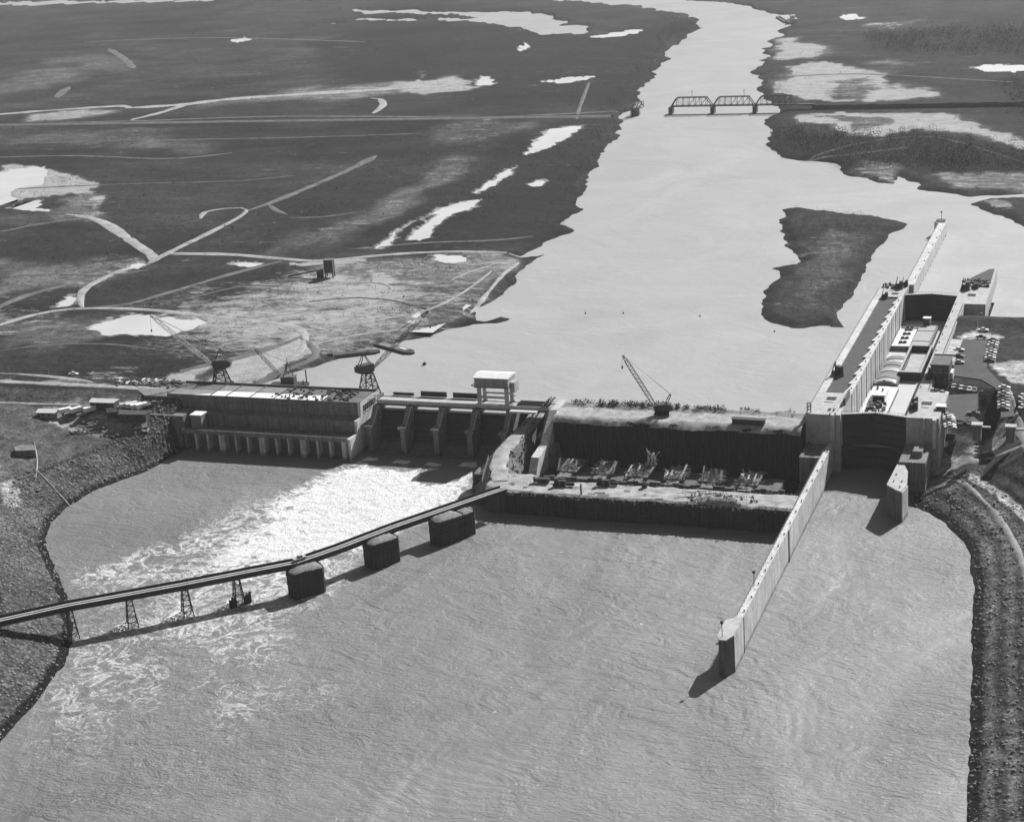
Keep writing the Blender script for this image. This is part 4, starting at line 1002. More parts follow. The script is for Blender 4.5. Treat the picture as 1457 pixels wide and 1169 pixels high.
o = np_mesh('rocky_side', V, F[side], M['rubble'], rmp); o2 = np_mesh('roadway', V, F[~side], M['dirt'], rmp)
for q in (o, o2):
    if q.data.polygons[len(q.data.polygons) // 2].normal.z < 0: q.data.flip_normals()
mb = MB()
for k in range(420):
    i = random.randrange(nn_); of = random.choice((-1, 1)) * random.uniform(3.2, 7.5); lim = max(.18, min(1, (650 - rp[i, 1]) / 30)); of *= (lim if abs(of) > 3.5 else 1)
    dz_ = np.interp(of, offs, drop); x = rp[i, 0] - nm[i, 0] * of; y = rp[i, 1] - nm[i, 1] * of; s = random.uniform(.15, .6); mb.cyl(x, y, rp[i, 2] + dz_ - .4, rp[i, 2] + dz_ + s, s, 5, s * .5)
o = mb.build('loose_rock', M['rubble'], rmp); o['kind'] = 'stuff'
mb = MB()
for k in range(26): mb.beam((-246.6 + .25 * k, 606 - .95 * k, 9.6 - .02 * k), (-246.6 + .25 * k, 606 - .95 * k, 11.6 - .05 * k), .2)
for h in (10.6, 11.3): mb.beam((-246.6, 606, h), (-240.2, 581.5, h - .9), .16)
o = mb.build('timber_fence', M['timber']); tag(o, 'low timber guard fence along the outer edge of the haul ramp', 'fence')
def rounded_rect(cx, cy, L, Wd, rot, rad=1.6, corrug=.12, step=.55):
    pts = []
    for (sx, sy, a0) in ((1, -1, -90), (1, 1, 0), (-1, 1, 90), (-1, -1, 180)):
        for k in range(5): a = math.radians(a0 + 90 * k / 4); pts.append((sx * (L / 2 - rad) + rad * math.cos(a), sy * (Wd / 2 - rad) + rad * math.sin(a)))
    out = []
    for i in range(len(pts)):
        p_, q_ = np.array(pts[i]), np.array(pts[(i + 1) % len(pts)]); d = q_ - p_; L_ = np.linalg.norm(d); n_ = max(1, int(L_ / step)); nn2 = np.array([d[1], -d[0]]) / (L_ + 1e-9)
        for k in range(n_): out.append(p_ + d * k / n_ + nn2 * (corrug if (len(out) % 2) else -corrug))
    c_, s_ = math.cos(rot), math.sin(rot); return [(cx + p_[0] * c_ - p_[1] * s_, cy + p_[0] * s_ + p_[1] * c_) for p_ in out]
def pile_block(t, cx, cy, L, Wd, rot, top, fill, mound=.9):
    pts = rounded_rect(cx, cy, L, Wd, rot); n = len(pts); vs = []
    for p_ in pts: vs += [(*p_, -5), (*p_, top + .25 * random.random() + .15 * math.sin(p_[0]))]
    mb = MB(); mb.add(vs, [(2 * i, 2 * ((i + 1) % n), 2 * ((i + 1) % n) + 1, 2 * i + 1) for i in range(n)]); mb.build('sheet_pile_ring', M['sheetpile'], t)
    for z_ in (top - 2.2, top - 5.4): 
        q = rounded_rect(cx, cy, L + .5, Wd + .5, rot, 1.7, 0); MB().prism(q, z_, z_ + .3).build('waler', M['steel_dark'], t)
    g_ = 14; V = []; c_, s_ = math.cos(rot), math.sin(rot)
    for j in range(g_):
        for i in range(g_):
            u1, v1 = i / (g_ - 1) * 2 - 1, j / (g_ - 1) * 2 - 1; rr_ = max(abs(u1), abs(v1)); m_ = 1 - .06 * (u1 * v1) ** 2
            x_, y_ = u1 * (L / 2 - .25) * m_, v1 * (Wd / 2 - .25) * m_
            V.append((cx + x_ * c_ - y_ * s_, cy + x_ * s_ + y_ * c_, top - .2 + mound * (1 - rr_ ** 2) + .5 * random.random() * (rr_ < .95)))
    np_mesh('gravel_fill', np.array(V), grid_faces(g_, g_), fill, t)
c_ = empty('sheet_pile_pier', (0, 0, 0), 0, 'dark sheet pile block in the tail water below the haul ramp bend', 'pier')
pile_block(c_, -246.5, 598, 6.5, 9, .1, 7.6, M['rubble'], .3)

# unfinished spillway blocks in the pit
bays = [-214.5, -199.5, -184.5, -169.5, -155.0, -140.0]
words = ['leftmost', 'second from the left', 'third from the left', 'fourth from the left', 'fifth from the left', 'rightmost']
ex_ = ['beside the abutment wall', 'with slanting form boards', 'with a tall form behind it', 'right of the tall form', 'behind the rubble heap', 'next to the lock']
for i, xc in enumerate(bays):
    t = empty('unfinished_pier', (xc, 613 - i * .6, 0), 0, f'unfinished concrete pier in the pit, {words[i]}, {ex_[i]}', 'concrete pier', 'unfinished spillway piers in the pit')
    MB().box(-2.6, 2.6, -9, 12, -5, 5.0).build('pier_base', M['old_concrete'], t)
    MB().box(2.7, 12.2, -5, 10, -5, 2.6 + .6 * (i % 2)).build('bay_slab', M['dark_concrete'], t)
    MB().box(-4.2, 4.2, -4, 9, 5.0, 5.4).build('work_platform', M['dark_concrete'], t)
    q = MB()
    for k in range(60):
        x, y = random.uniform(-4.2, 4.2), random.uniform(-5, 9); L = random.uniform(1.0, 3.6); a = random.uniform(-1.3, 1.3)
        q.beam((x, y, 5.3 + random.random()), (x + L * math.sin(a), y - L * .35, 5.3 + L * math.cos(a) * random.uniform(.4, 1)), random.uniform(.12, .3), random.uniform(.15, .6))
    o = q.build('form_brace', M['timber'], t); o['kind'] = 'stuff'
    for k in range(6):
        x = -4.2 + k * 1.6 + random.uniform(-.8, .8); q = MB()
        q.beam((x, random.uniform(-4, -1), 5.2), (x + random.uniform(-1.2, 2.4), random.uniform(0, 5), random.uniform(5.9, 9.6)), random.uniform(.5, 1.3), .18); q.build('form_panel', M['timber'] if k % 2 else M['concrete'], t)
    if i == 2:
        q = MB()
        for k in range(26):
            x, y, z = random.uniform(1, 5), random.uniform(5, 9), random.uniform(5.4, 12); q.beam((x, y, z), (x + random.uniform(-1.2, 1.8), y + random.uniform(-1, 1), z + random.uniform(.6, 2.8)), random.uniform(.3, 1.0), .16)
        q.build('tall_form', M['concrete'], t)['kind'] = 'stuff'
mb = MB()
for k in range(42):
    x = -222 + k * 2.32; mb.box(x, x + 2.2, 602.6, 603.4, -5, 5.2 + .4 * math.sin(k * 1.7))
o = mb.build('bulkhead_wall', M['dark_concrete']); tag(o, 'row of dark grey bulkhead panels across the pit in front of the unfinished piers', 'bulkhead')

# ------------------------------------------------------------------ service bridge across the tail water
BP = ats([(-90, 902), (0, 881), (97, 859), (182, 843), (261, 828), (335, 813), (420, 796), (480, 775), (560, 744), (640, 716), (690, 698), (716, 689)], 12)
br = empty('service_bridge', (0, 0, 0), 0, 'long narrow trestle bridge with two pale wheel lanes crossing the tail water', 'bridge')
for i in range(len(BP) - 1):
    a = np.array(BP[i]); b_ = np.array(BP[i + 1]); d = (b_ - a) / np.linalg.norm(b_ - a); nn = np.array([-d[1], d[0]])
    z0 = 12 - (i / 10) * 1.6; z1 = 12 - ((i + 1) / 10) * 1.6
    def seg(off, w, h, dz, name, mat):
        q = MB(); p_ = a + nn * off; r_ = b_ + nn * off; q.beam((p_[0], p_[1], z0 + dz), (r_[0], r_[1], z1 + dz), w, h); return q.build(name, mat, br)
    seg(0, 4.4, .25, -.2, 'deck', M['steel_dark']); seg(.85, .75, .14, 0, 'wheel_lane', M['concrete_top']); seg(-.85, .75, .14, 0, 'wheel_lane', M['concrete_top'])
    seg(1.7, .3, 1.4, -1.0, 'girder', M['steel_dark']); seg(-1.7, .3, 1.4, -1.0, 'girder', M['steel_dark']); seg(2.15, .15, .9, .35, 'guard_rail', M['steel_dark']); seg(-2.15, .12, .35, .1, 'kerb_rail', M['steel_dark'])
def lens_pt(p_): return p_
# sheet pile cells that carry the bridge
CELLS = [((433, 806), 6.5, 'dark sheet pile block carrying the bridge, nearest the steel lattice towers', [0]),
         ((541, 765), 6.5, 'dark sheet pile block in the middle of the three carrying the bridge', [0]),
         ((634, 733), 6.6, 'wide stepped sheet pile block carrying the bridge nearest the cofferdam', [0, 1])]
for (px_, r, lab, parts_) in CELLS:
    c = at(px_[0], px_[1], 10); c_ = empty('bridge_cell', (c[0], c[1], 0), 0, lab, 'bridge pier', 'sheet pile blocks under the bridge')
    j_ = int(np.argmin([np.hypot(*(np.array(q) - c)) for q in BP])); dd = np.array(BP[min(j_ + 1, 11)]) - np.array(BP[j_ - 1]); rot = math.atan2(dd[1], dd[0])
    pile_block(c_, 0, 0, 12.2, 7.6, rot, 9.6, M['dirt_mid'])
    if len(parts_) > 1: pile_block(c_, 8.6 * math.cos(rot), 8.6 * math.sin(rot), 6.0, 7.0, rot, 9.1, M['dirt_mid'], .5)
# steel towers
def bent(base, top, dirv, label, extra=False):
    c = np.array(base); t_ = empty('bridge_tower', (c[0], c[1], 0), math.atan2(dirv[1], dirv[0]), label, 'bridge pier', 'steel towers under the bridge')
    # local x along bridge, y across
    for sx in (-1, 1):
        for sy in (-1, 1): MB().beam((sx * 1.9, sy * 3.4, -2), (sx * .8, sy * 1.3, 10.6), .32).build('leg', M['steel_dark'], t_)
    q = MB(); L = 5
    for k in range(L):
        z0 = k * 10.0 / L; z1 = (k + 1) * 10.0 / L; f0 = 1 - z0 / 10.6; f1 = 1 - z1 / 10.6
        P = lambda f, sx, sy, z: (sx * (.8 + 1.1 * f), sy * (1.3 + 2.1 * f), z)
        for sx in (-1, 1): q.beam(P(f0, sx, -1, z0), P(f1, sx, 1, z1), .14); q.beam(P(f0, sx, 1, z0), P(f1, sx, -1, z1), .14); q.beam(P(f1, sx, 1, z1), P(f1, sx, -1, z1), .16)
        for sy in (-1, 1): q.beam(P(f0, -1, sy, z0), P(f1, 1, sy, z1), .12); q.beam(P(f1, -1, sy, z1), P(f1, 1, sy, z1), .14)
    q.build('cross_bracing', M['steel_dark'], t_)
    MB().box(-1.2, 1.2, -2.2, 2.2, 10.2, 10.7).build('bearing_beam', M['steel_dark'], t_)
    if extra:
        for (ox, oy) in ((-2.6, -3.0), (2.8, -1.6)):
            for k in range(5): MB().cyl(ox + (k % 3) * .9 - .9, oy + (k // 3) * 1.0, -3, 2.6 + 1.5 * ((k * 7) % 3) / 2, .45, 8).build('pile', M['steel_dark'], t_)
    return t_
lab = ['steel lattice bridge tower standing at the left shore line', 'steel lattice bridge tower in the water, second from the shore', 'steel lattice bridge tower in the water, between the second one and the one with piles', 'steel lattice bridge tower with clusters of dark piles at its foot']
for k, i in enumerate((2, 3, 4, 5)):
    c = np.array(BP[i]); d = np.array(BP[i + 1]) - np.array(BP[i - 1]); bent(c, None, d, lab[k], k == 3)
# truck on the bridge
# ------------------------------------------------------------------ vehicles
def car(paint, name='parked_car', kind='sedan'):
    t = empty(name, (0, 0, 0), 0)
    if kind == 'sedan':
        prof = [(-2.3, .35), (2.3, .35), (2.35, .75), (1.1, 1.0), (-1.2, 1.0), (-2.35, .85)]; cab = [(.95, 1.0), (.45, 1.5), (-.75, 1.52), (-1.35, 1.0)]; w = .88
    elif kind == 'pickup':
        prof = [(-2.5, .5), (2.4, .5), (2.4, 1.05), (1.0, 1.15), (-2.5, 1.15)]; cab = [(1.0, 1.15), (.7, 1.8), (-.5, 1.8), (-.6, 1.15)]; w = .95
    def px(prof, w, w2=None):
        mb = MB(); n = len(prof); w2 = w2 or w
        vs = [(p_[0], -(w if p_[1] <= 1.16 else w2), p_[1]) for p_ in prof] + [(p_[0], (w if p_[1] <= 1.16 else w2), p_[1]) for p_ in prof]
        mb.add(vs, [tuple(range(n)), tuple(range(2 * n - 1, n - 1, -1))] + [(i, n + i, n + (i + 1) % n, (i + 1) % n) for i in range(n)]); return mb
    px(prof, w).build('body', paint, t)
    px(cab, w * .86, w * .72).build('window', M['glass'], t)
    zt = cab[1][1]; MB().box(cab[2][0] - .02, cab[1][0] + .02, -w * .74, w * .74, zt, zt + .07).build('roof', paint, t)
    for sx in (-1.4, 1.45):
        for sy in (-1, 1):
            q = MB(); n = 10; q.add([(sx + .34 * math.cos(2 * math.pi * i / n), sy * w - .1, .34 + .34 * math.sin(2 * math.pi * i / n)) for i in range(n)] + [(sx + .34 * math.cos(2 * math.pi * i / n), sy * w + .1, .34 + .34 * math.sin(2 * math.pi * i / n)) for i in range(n)],
                  [tuple(range(n)), tuple(range(2 * n - 1, n - 1, -1))] + [(i, n + i, n + (i + 1) % n, (i + 1) % n) for i in range(n)]); q.build('wheel', M['black'], t)
    for sy in (-1, 1): MB().box(2.28, 2.4, sy * .62 - .13, sy * .62 + .13, .62, .84).build('headlight', M['white'], t)
    MB().box(2.33, 2.48, -.85, .85, .36, .5).box(-2.48, -2.33, -.85, .85, .4, .52).build('bumper', M['steel_light'], t)
    return t
protos = {}
tones = {'white': 'car_white', 'dark': 'car_black', 'grey': 'car_grey', 'charcoal': 'car_mid', 'pale grey': 'car_pale'}
used = {}
def place_car(tone, x, y, z, rz, label, group, kind='sedan'):
    key = (tone, kind)
    if key not in protos: protos[key] = car(M[tones[tone]], 'parked_car' if kind == 'sedan' else 'pickup_truck', kind); o = protos[key]
    else: o = copy_tree(protos[key])
    o.location = (x, y, z); o.rotation_euler = (0, 0, rz); tag(o, label, 'car' if kind == 'sedan' else 'pickup truck', group)
ordn = ['first', 'second', 'third', 'fourth', 'fifth', 'sixth', 'seventh', 'eighth', 'ninth', 'tenth']
def row(p0, p1, n, rz, toneseq, where, group, z=22.35, lv=22.3, end='far'):
    a = at(*p0, lv); b_ = at(*p1, lv)
    for k in range(n):
        t = k / max(1, n - 1); x, y = a + (b_ - a) * t
        tn = toneseq[k % len(toneseq)]
        place_car(tn, x + random.uniform(-.3, .3), y + random.uniform(-.2, .2), z, rz + random.uniform(-.07, .07), f'{tn} sedan, {ordn[k]} {where}', group)
row((1414, 485), (1408, 514), 9, .05, ['dark', 'pale grey', 'white', 'charcoal', 'pale grey', 'white', 'grey', 'white', 'dark'], 'from the far end, right edge of upper lot', 'cars along the right edge of the upper lot', 22.2)
row((1364, 499), (1363, 517), 3, 0.0, ['white', 'charcoal', 'pale grey'], 'from the top in the short row beside the paving slabs', 'cars beside the paving slabs')
row((1357, 551), (1386, 556), 6, 1.6, ['pale grey', 'dark', 'white', 'charcoal', 'white', 'grey'], 'from the left in the row below the dark control house', 'cars in the row below the control house', 22.3)
row((1428, 553), (1428, 583), 8, .0, ['white', 'dark', 'pale grey', 'charcoal', 'dark', 'grey', 'white', 'charcoal'], 'from the far end in the column by the approach road', 'cars in the column by the approach road', 22.35)
row((1349, 592), (1353, 609), 6, .0, ['pale grey', 'white', 'grey', 'dark', 'white', 'pale grey'], 'from the top in the lot corner cluster', 'cars at the lot corner near the slope', 22.2)
row((1340, 573), (1341, 583), 3, 1.3, ['dark', 'grey', 'white'], 'from the top beside the lower gate block', 'cars beside the lower gate block', 22.2)
row((1327, 557), (1341, 560), 3, .1, ['white', 'charcoal', 'pale grey'], 'from the left in front of the control house foot', 'cars in front of the control house', 22.2)
for k, (tn, px_, lab_) in enumerate([('dark', (1372, 606), 'dark pickup truck parked alone on the pale ground by the slope edge'), ('charcoal', (1385, 590), 'charcoal pickup truck standing on the asphalt of the lower lot')]):
    x, y = at(*px_, 22.2); place_car(tn, x, y, 22.3, .1, lab_, 'pickup trucks on the right bank', 'pickup')
place_car('dark', *at(1396, 481, 22.3), 22.3, 0, 'dark sedan parked crosswise at the head of the upper lot', 'cars at the head of the upper lot')
place_car('white', *at(1399, 471, 22.3), 22.35, 0, 'white sedan on the pale dirt above the upper lot', 'cars at the head of the upper lot')
for k, yq in enumerate([565, 572, 580]):
    x, y = at(1455, yq, 22.2); place_car(['white', 'pale grey', 'white'][k], x, y, 22.2, 1.2, f'{["white", "pale grey", "white"][k]} 1950s sedan, {ordn[k]} from the top at the right picture edge', 'cars at the right picture edge')
# cars/trucks on the lower cofferdam and bridge
x, y = at(402, 797, 12); d = np.array(BP[7]) - np.array(BP[6]); place_car('pale grey', x + 5, y + 3.4, 11.1, math.atan2(d[1], d[0]), 'pale pickup truck driving on the service bridge above the first cell', 'pickup trucks on the bridge', 'pickup')
x, y = at(105, 534, 20.6); place_car('white', x, y, 20.9, .1, 'white sedan on the pale crest road left of the powerhouse', 'cars on the crest road')

# trucks and sheds in the left yard
def flat_truck(bed_mat, boxh):
    t = empty('truck', (0, 0, 0))
    MB().box(1.6, 3.4, -1.1, 1.1, .7, 2.4).build('cab', M['car_mid'], t); MB().box(3.4, 4.4, -.9, .9, .7, 1.7).build('hood', M['car_mid'], t)
    MB().box(-4.2, 1.4, -1.25, 1.25, 1.1, 1.1 + boxh).build('bed', bed_mat, t)
    for sx in (-3, -1.8, 3.6):
        for sy in (-1, 1):
            q = MB(); n = 10; q.add([(sx + .5 * math.cos(2 * math.pi * i / n), sy * 1.1 - .15, .5 + .5 * math.sin(2 * math.pi * i / n)) for i in range(n)] + [(sx + .5 * math.cos(2 * math.pi * i / n), sy * 1.1 + .15, .5 + .5 * math.sin(2 * math.pi * i / n)) for i in range(n)],
                  [tuple(range(n)), tuple(range(2 * n - 1, n - 1, -1))] + [(i, n + i, n + (i + 1) % n, (i + 1) % n) for i in range(n)]); q.build('wheel', M['black'], t)
    return t
tw_ = flat_truck(M['roof_white'], 1.9); td_ = flat_truck(M['timber'], .5); f1 = True; f2 = True
YT = [((97, 582), 0), ((104, 583), 1), ((112, 582), 0), ((121, 584), 1), ((131, 582), 0), ((184, 581), 0), ((192, 581), 0), ((199, 582), 0), ((206, 582), 0), ((213, 581), 1)]
for k, (p_, kd) in enumerate(YT):
    x, y = at(*p_, 16.5)
    if kd == 0: o = tw_ if f1 else copy_tree(tw_); f1 = False
    else: o = td_ if f2 else copy_tree(td_); f2 = False
    o.location = (x, y, ground_z(x, y) + .05); o.rotation_euler = (0, 0, 1.0 + random.uniform(-.15, .15))
    side_ = 'yard group farthest from the powerhouse' if k < 5 else 'yard group nearest the powerhouse'; kk = k if k < 5 else k - 5
    tag(o, f"{'white box' if kd == 0 else 'low flat bed'} truck, {ordn[kk]} from the left in the {side_}", 'truck', 'trucks in the yard left of the powerhouse')
def shed(name, x, y, z, lx, ly, h, rz, roofm, wallm, label, gable=True, cat='shed', windows=2):
    t = empty(name, (x, y, z), rz, label, cat)
    MB().box(-lx / 2, lx / 2, -ly / 2, ly / 2, -.5, h).build('wall', wallm, t)
    if gable: MB().prof_x([(-ly / 2 - .4, h), (0, h + ly * .22), (ly / 2 + .4, h), (0, h - .01)], -lx / 2 - .4, lx / 2 + .4).build('roof', roofm, t)
    else: MB().box(-lx / 2 - .2, lx / 2 + .2, -ly / 2 - .2, ly / 2 + .2, h, h + .35).build('roof', roofm, t)
    for k in range(windows):
        xx_ = -lx / 2 + lx * (k + 1) / (windows + 1); o = MB().box(xx_ - .5, xx_ + .5, -ly / 2 - .06, -ly / 2, h * .45, h * .75).build('window', M['glass'], t)
    MB().box(-lx / 2 + .4, -lx / 2 + 1.3, -ly / 2 - .05, -ly / 2, 0, 2).build('door', M['wall_dark'], t)
    return t
x, y = at(69, 587, 15.5); shed('site_hut', x, y, ground_z(x, y), 9, 5, 2.6, .1, M['roof_white'], M['timber'], 'low hut with white roof standing alone at the left of the yard')
x, y = at(150, 582, 15.5); shed('site_hut', x, y, ground_z(x, y), 12, 5, 3, .05, M['roof_white'], M['wall_dark'], 'long dark walled hut with a narrow white roof in the middle of the yard')
x, y = at(165, 588, 15.5); shed('site_hut', x, y, ground_z(x, y), 7, 5, 2.6, .4, M['roof_dark'], M['wall_dark'], 'small dark roofed hut in front of the long hut in the yard')
x, y = at(192, 591, 15.5); shed('site_hut', x, y, ground_z(x, y), 13, 5, 3, .1, M['roof_dark'], M['wall_dark'], 'long dark hut below the row of white trucks by the powerhouse')
# stacks and litter in the yard, on the crest, on the cofferdam
def litter(name, n, box_px, lv, mat, smin, smax, label, cat, kindz=None):
    mb = MB(); a = np.array(ats(box_px, lv))
    for k in range(n):
        u_, v_ = random.random(), random.random()
        x, y = (a[0] * (1 - u_) + a[1] * u_) * (1 - v_) + (a[3] * (1 - u_) + a[2] * u_) * v_
        s = random.uniform(smin, smax); l = s * random.uniform(.5, 3); z = kindz if kindz is not None else ground_z(x, y); r = random.random() * 3.1
        mb.beam((x - l * math.cos(r), y - l * math.sin(r), z + s * .3), (x + l * math.cos(r), y + l * math.sin(r), z + s * .3), s, s * random.uniform(.4, 1.2))
    o = mb.build(name, mat); return tag(o, label, cat, kind='stuff')
litter('building_material', 150, [(100, 590), (215, 588), (210, 600), (100, 604)], 15.5, M['timber'], .3, .9, 'scattered timber and material in the yard left of the powerhouse', 'debris')
litter('building_material', 110, [(165, 536), (260, 541), (255, 552), (165, 548)], 20.5, M['wall_dark'], .4, 1.2, 'dark debris scattered along the crest left of the powerhouse roof', 'debris')
litter('building_material', 110, [(160, 536), (250, 540), (240, 548), (165, 545)], 20.5, M['roof_white'], .2, .8, 'pale scraps scattered along the crest left of the powerhouse roof', 'debris')
litter('building_material', 90, [(20, 668), (55, 668), (60, 700), (20, 690)], 9, M['rubble'], .2, .7, 'pale stones around the concrete culvert slab on the left bank', 'debris')
# equipment on the lower cofferdam
for k, (p_, lab_) in enumerate([((797, 690), 'dark bulldozer at the bridge end of the lower cofferdam'), ((859, 689), 'dark bulldozer further along the lower cofferdam by the pit edge')]):
    x, y = at(*p_, 9.5); t = empty('bulldozer', (x, y, 9.4), .1, lab_, 'bulldozer', 'bulldozers on the lower cofferdam')
    for sy in (-1.3, 1.3): MB().prof_x([(-2.6, .3), (-2.2, 0), (2.2, 0), (2.6, .3), (2.6, .9), (2.2, 1.2), (-2.2, 1.2), (-2.6, .9)], -.35, .35).build('track', M['black'], t).location = (0, 0, 0)
    for ch, sy in zip([c for c in t.children], (-1.3, 1.3)): ch.rotation_euler = (0, 0, math.pi / 2); ch.location = (0, sy, 0)
    MB().box(-1.4, 2.4, -.8, .8, .8, 2.1).build('engine_hood', M['steel_dark'], t); MB().box(-2.2, -.6, -.9, .9, 1.2, 3.0).build('cab', M['steel_dark'], t)
    MB().prof_x([(0, .1), (.3, 0), (.45, .7), (.25, 1.5), (.1, 1.5), (.3, .7)], -2, 2).build('blade', M['steel_grey'], t).rotation_euler = (0, 0, -math.pi / 2)
    t.children[-1].location = (3.1, 0, 0)
mb = MB().cyl(0, 0, 0, 4.2, .35, 8); o = mb.build('tank_post', M['steel_dark']); o.location = (*at(827, 703, 9), 9); tag(o, 'short dark upright pile on the front edge of the lower cofferdam', 'pile')
mb = MB().cyl(0, 0, 0, 1.8, 1.1, 12).cyl(0, 0, 1.8, 2.2, .7, 12); o = mb.build('drum_tank', M['steel_dark']); o.location = (*at(917, 693, 9.3), 9.3); tag(o, 'dark round tank at the pit edge of the lower cofferdam', 'tank')
o = MB().box(-6.5, 6.5, -1.3, 1.3, 0, 1.9).box(-6.9, 6.9, -1.5, 1.5, 1.9, 2.1).build('steel_form', M['steel_dark']); o.location = (-145, 634.5, 20.6); o.rotation_euler = (0, 0, -.03); tag(o, 'long dark steel box lying at the pit edge of the upstream cofferdam road', 'steel form')
o = MB().box(-3.2, 3.2, -1, 1, 0, 1.4).box(-3.4, -2.8, -1.1, 1.1, 1.4, 1.7).build('steel_form', M['steel_dark']); o.location = (*at(771, 685, 9.4), 9.5); o.rotation_euler = (0, 0, .1); tag(o, 'dark steel skip on the pale dirt at the foot of the haul ramp', 'skip')

# ------------------------------------------------------------------ cranes
def revolver(x, y, z, rz, boom_len, boom_el, label, tower=9.5, boommat='steel_dark', lit=False):
    t = empty('revolver_crane', (x, y, z), rz, label, 'crane')
    q = MB()
    for sx in (-1, 1):
        for sy in (-1, 1): MB().beam((sx * 3.9, sy * 3.9, 0), (sx * 1.8, sy * 1.8, tower), .45).build('leg', M['steel_dark'], t)
    for k in range(3):
        f0, f1_ = k / 3, (k + 1) / 3; P = lambda f, sx, sy: (sx * (3.9 - 2.1 * f), sy * (3.9 - 2.1 * f), tower * f)
        for s in (-1, 1):
            q.beam(P(f0, s, -1), P(f1_, s, 1), .2); q.beam(P(f0, s, 1), P(f1_, s, -1), .2); q.beam(P(f0, -1, s), P(f1_, 1, s), .2); q.beam(P(f0, 1, s), P(f1_, -1, s), .2)
            q.beam(P(f1_, s, -1), P(f1_, s, 1), .28); q.beam(P(f1_, -1, s), P(f1_, 1, s), .28)
    q.build('cross_bracing', M['steel_dark'], t)
    q = MB()
    for sx in (-1, 1):
        for sy in (-1, 1): q.box(sx * 3.9 - 1, sx * 3.9 + 1, sy * 3.9 - .4, sy * 3.9 + .4, 0, .9)
    q.build('truck_bogie', M['black'], t)
    MB().cyl(0, 0, tower, tower + .8, 2.6, 16).build('turntable', M['steel_dark'], t)
    MB().box(-4.6, 2.6, -2.0, 2.0, tower + .8, tower + 4.2).box(-5.6, -4.6, -1.7, 1.7, tower + 1.2, tower + 3.6).build('machinery_house', M['wall_dark'], t)
    z0 = tower + 4.2; q = MB()
    for sy in (-1.3, 1.3): q.beam((1.8, sy, z0 - .5), (-1.2, sy * .3, z0 + 5.2), .28); q.beam((-4, sy, z0 - .5), (-1.2, sy * .3, z0 + 5.2), .28)
    q.beam((-1.2, -.6, z0 + 5.2), (-1.2, .6, z0 + 5.2), .4); q.build('a_frame', M['steel_dark'], t)
    f0 = Vector((2.6, 0, tower + 1.4)); tip = f0 + Vector((math.cos(boom_el), 0, math.sin(boom_el))) * boom_len
    q = MB(); q.truss(f0, tip, 1.5, 16, .17); q.build('boom', M[boommat], t)
    q = MB()
    for s in (-.4, .4): q.beam((-1.2, s, z0 + 5.2), tip + Vector((0, s * .3, 0)), .09)
    q.beam(tip, tip + Vector((.3, 0, -7)), .08); q.box(tip.x, tip.x + .6, -.3, .3, tip.z - 8, tip.z - 7); q.build('cable', M['steel_dark'], t)
    return t
def aim(px_from, z_from, px_to, dist_along):  pass
# place: (x,y,z) then boom yaw found from photograph; booms swing in the world
revolver(-323.5, 659.5, 16.5, math.radians(52), 37, math.radians(34), 'dark revolver crane on lattice legs behind the powerhouse and spillway joint, boom to the right', 10.5)
revolver(-398.5, 658.5, 18.0, math.radians(196), 37, math.radians(44), 'revolver crane behind the left half of the powerhouse roof, pale boom to the upper left', 8.5, 'steel_light')
# floating derrick
fd = empty('crane_barge', (-368.5, 668.5, 16), math.radians(8), 'floating derrick on a small dark barge behind the powerhouse, boom to the upper left', 'crane barge')
MB().prism([(-8.5, -3.4), (7.5, -3.4), (9.0, -2), (9.0, 2), (7.5, 3.4), (-8.5, 3.4), (-9.2, 2), (-9.2, -2)], -.8, 1.2).build('hull', M['steel_dark'], fd)
MB().box(-3.4, 3.0, -2.2, 2.2, 1.2, 4.8).build('deckhouse', M['wall_dark'], fd); MB().box(-3.7, 3.3, -2.5, 2.5, 4.8, 5.1).build('roof', M['roof_dark'], fd)
q = MB(); q.beam((-2, -1.8, 5), (0, 0, 11.5), .3); q.beam((-2, 1.8, 5), (0, 0, 11.5), .3); q.beam((2.4, 0, 5), (0, 0, 11.5), .3); q.beam((0, 0, 11.5), (0, 0, 13.5), .2); q.build('a_frame', M['steel_dark'], fd)
q = MB(); q.truss((-2.2, 0, 3), (-18, 8, 15.5), 1.1, 14, .16); q.build('boom', M['steel_dark'], fd); q = MB(); q.beam((0, 0, 11.5), (-18, 8, 15.5), .1); q.build('cable', M['steel_dark'], fd)
for (sx, sy) in ((7.6, 2.4), (7.6, -2.2)): MB().cyl(sx, sy, -1, 7.2 if sy > 0 else 3.5, .3, 8).build('spud', M['steel_dark'], fd)
# crawler crane on the upstream cofferdam
cc = empty('crawler_crane', (-182.6, 641, 20.7), math.radians(192), 'crawler crane with tall raked lattice boom on the upstream cofferdam', 'crane')
for sy in (-1.6, 1.6):
    q = MB(); q.box(-3.0, 3.0, sy - .4, sy + .4, .15, 1.15); q.box(-2.6, 2.6, sy - .4, sy + .4, 0, 1.3); q.build('track', M['black'], cc)
MB().cyl(0, 0, 1.2, 1.6, 1.3, 12).build('turntable', M['steel_dark'], cc)
MB().box(-3.8, 1.6, -1.7, 1.7, 1.6, 4.4).box(-4.5, -3.8, -1.5, 1.5, 1.7, 3.6).build('machinery_house', M['wall_dark'], cc)
MB().box(1.6, 3.0, -.2, 1.6, 1.6, 4.0).build('cab', M['steel_dark'], cc)
tip = Vector((15.0, 0, 25.5)); q = MB(); q.truss((1.9, 0, 1.9), tip, 1.5, 26, .17); q.build('boom', M['steel_grey'], cc)
q = MB(); q.truss((-1.8, 0, 4.3), (-3.8, 0, 8.4), .9, 3, .2); q.build('gantry_mast', M['steel_dark'], cc)
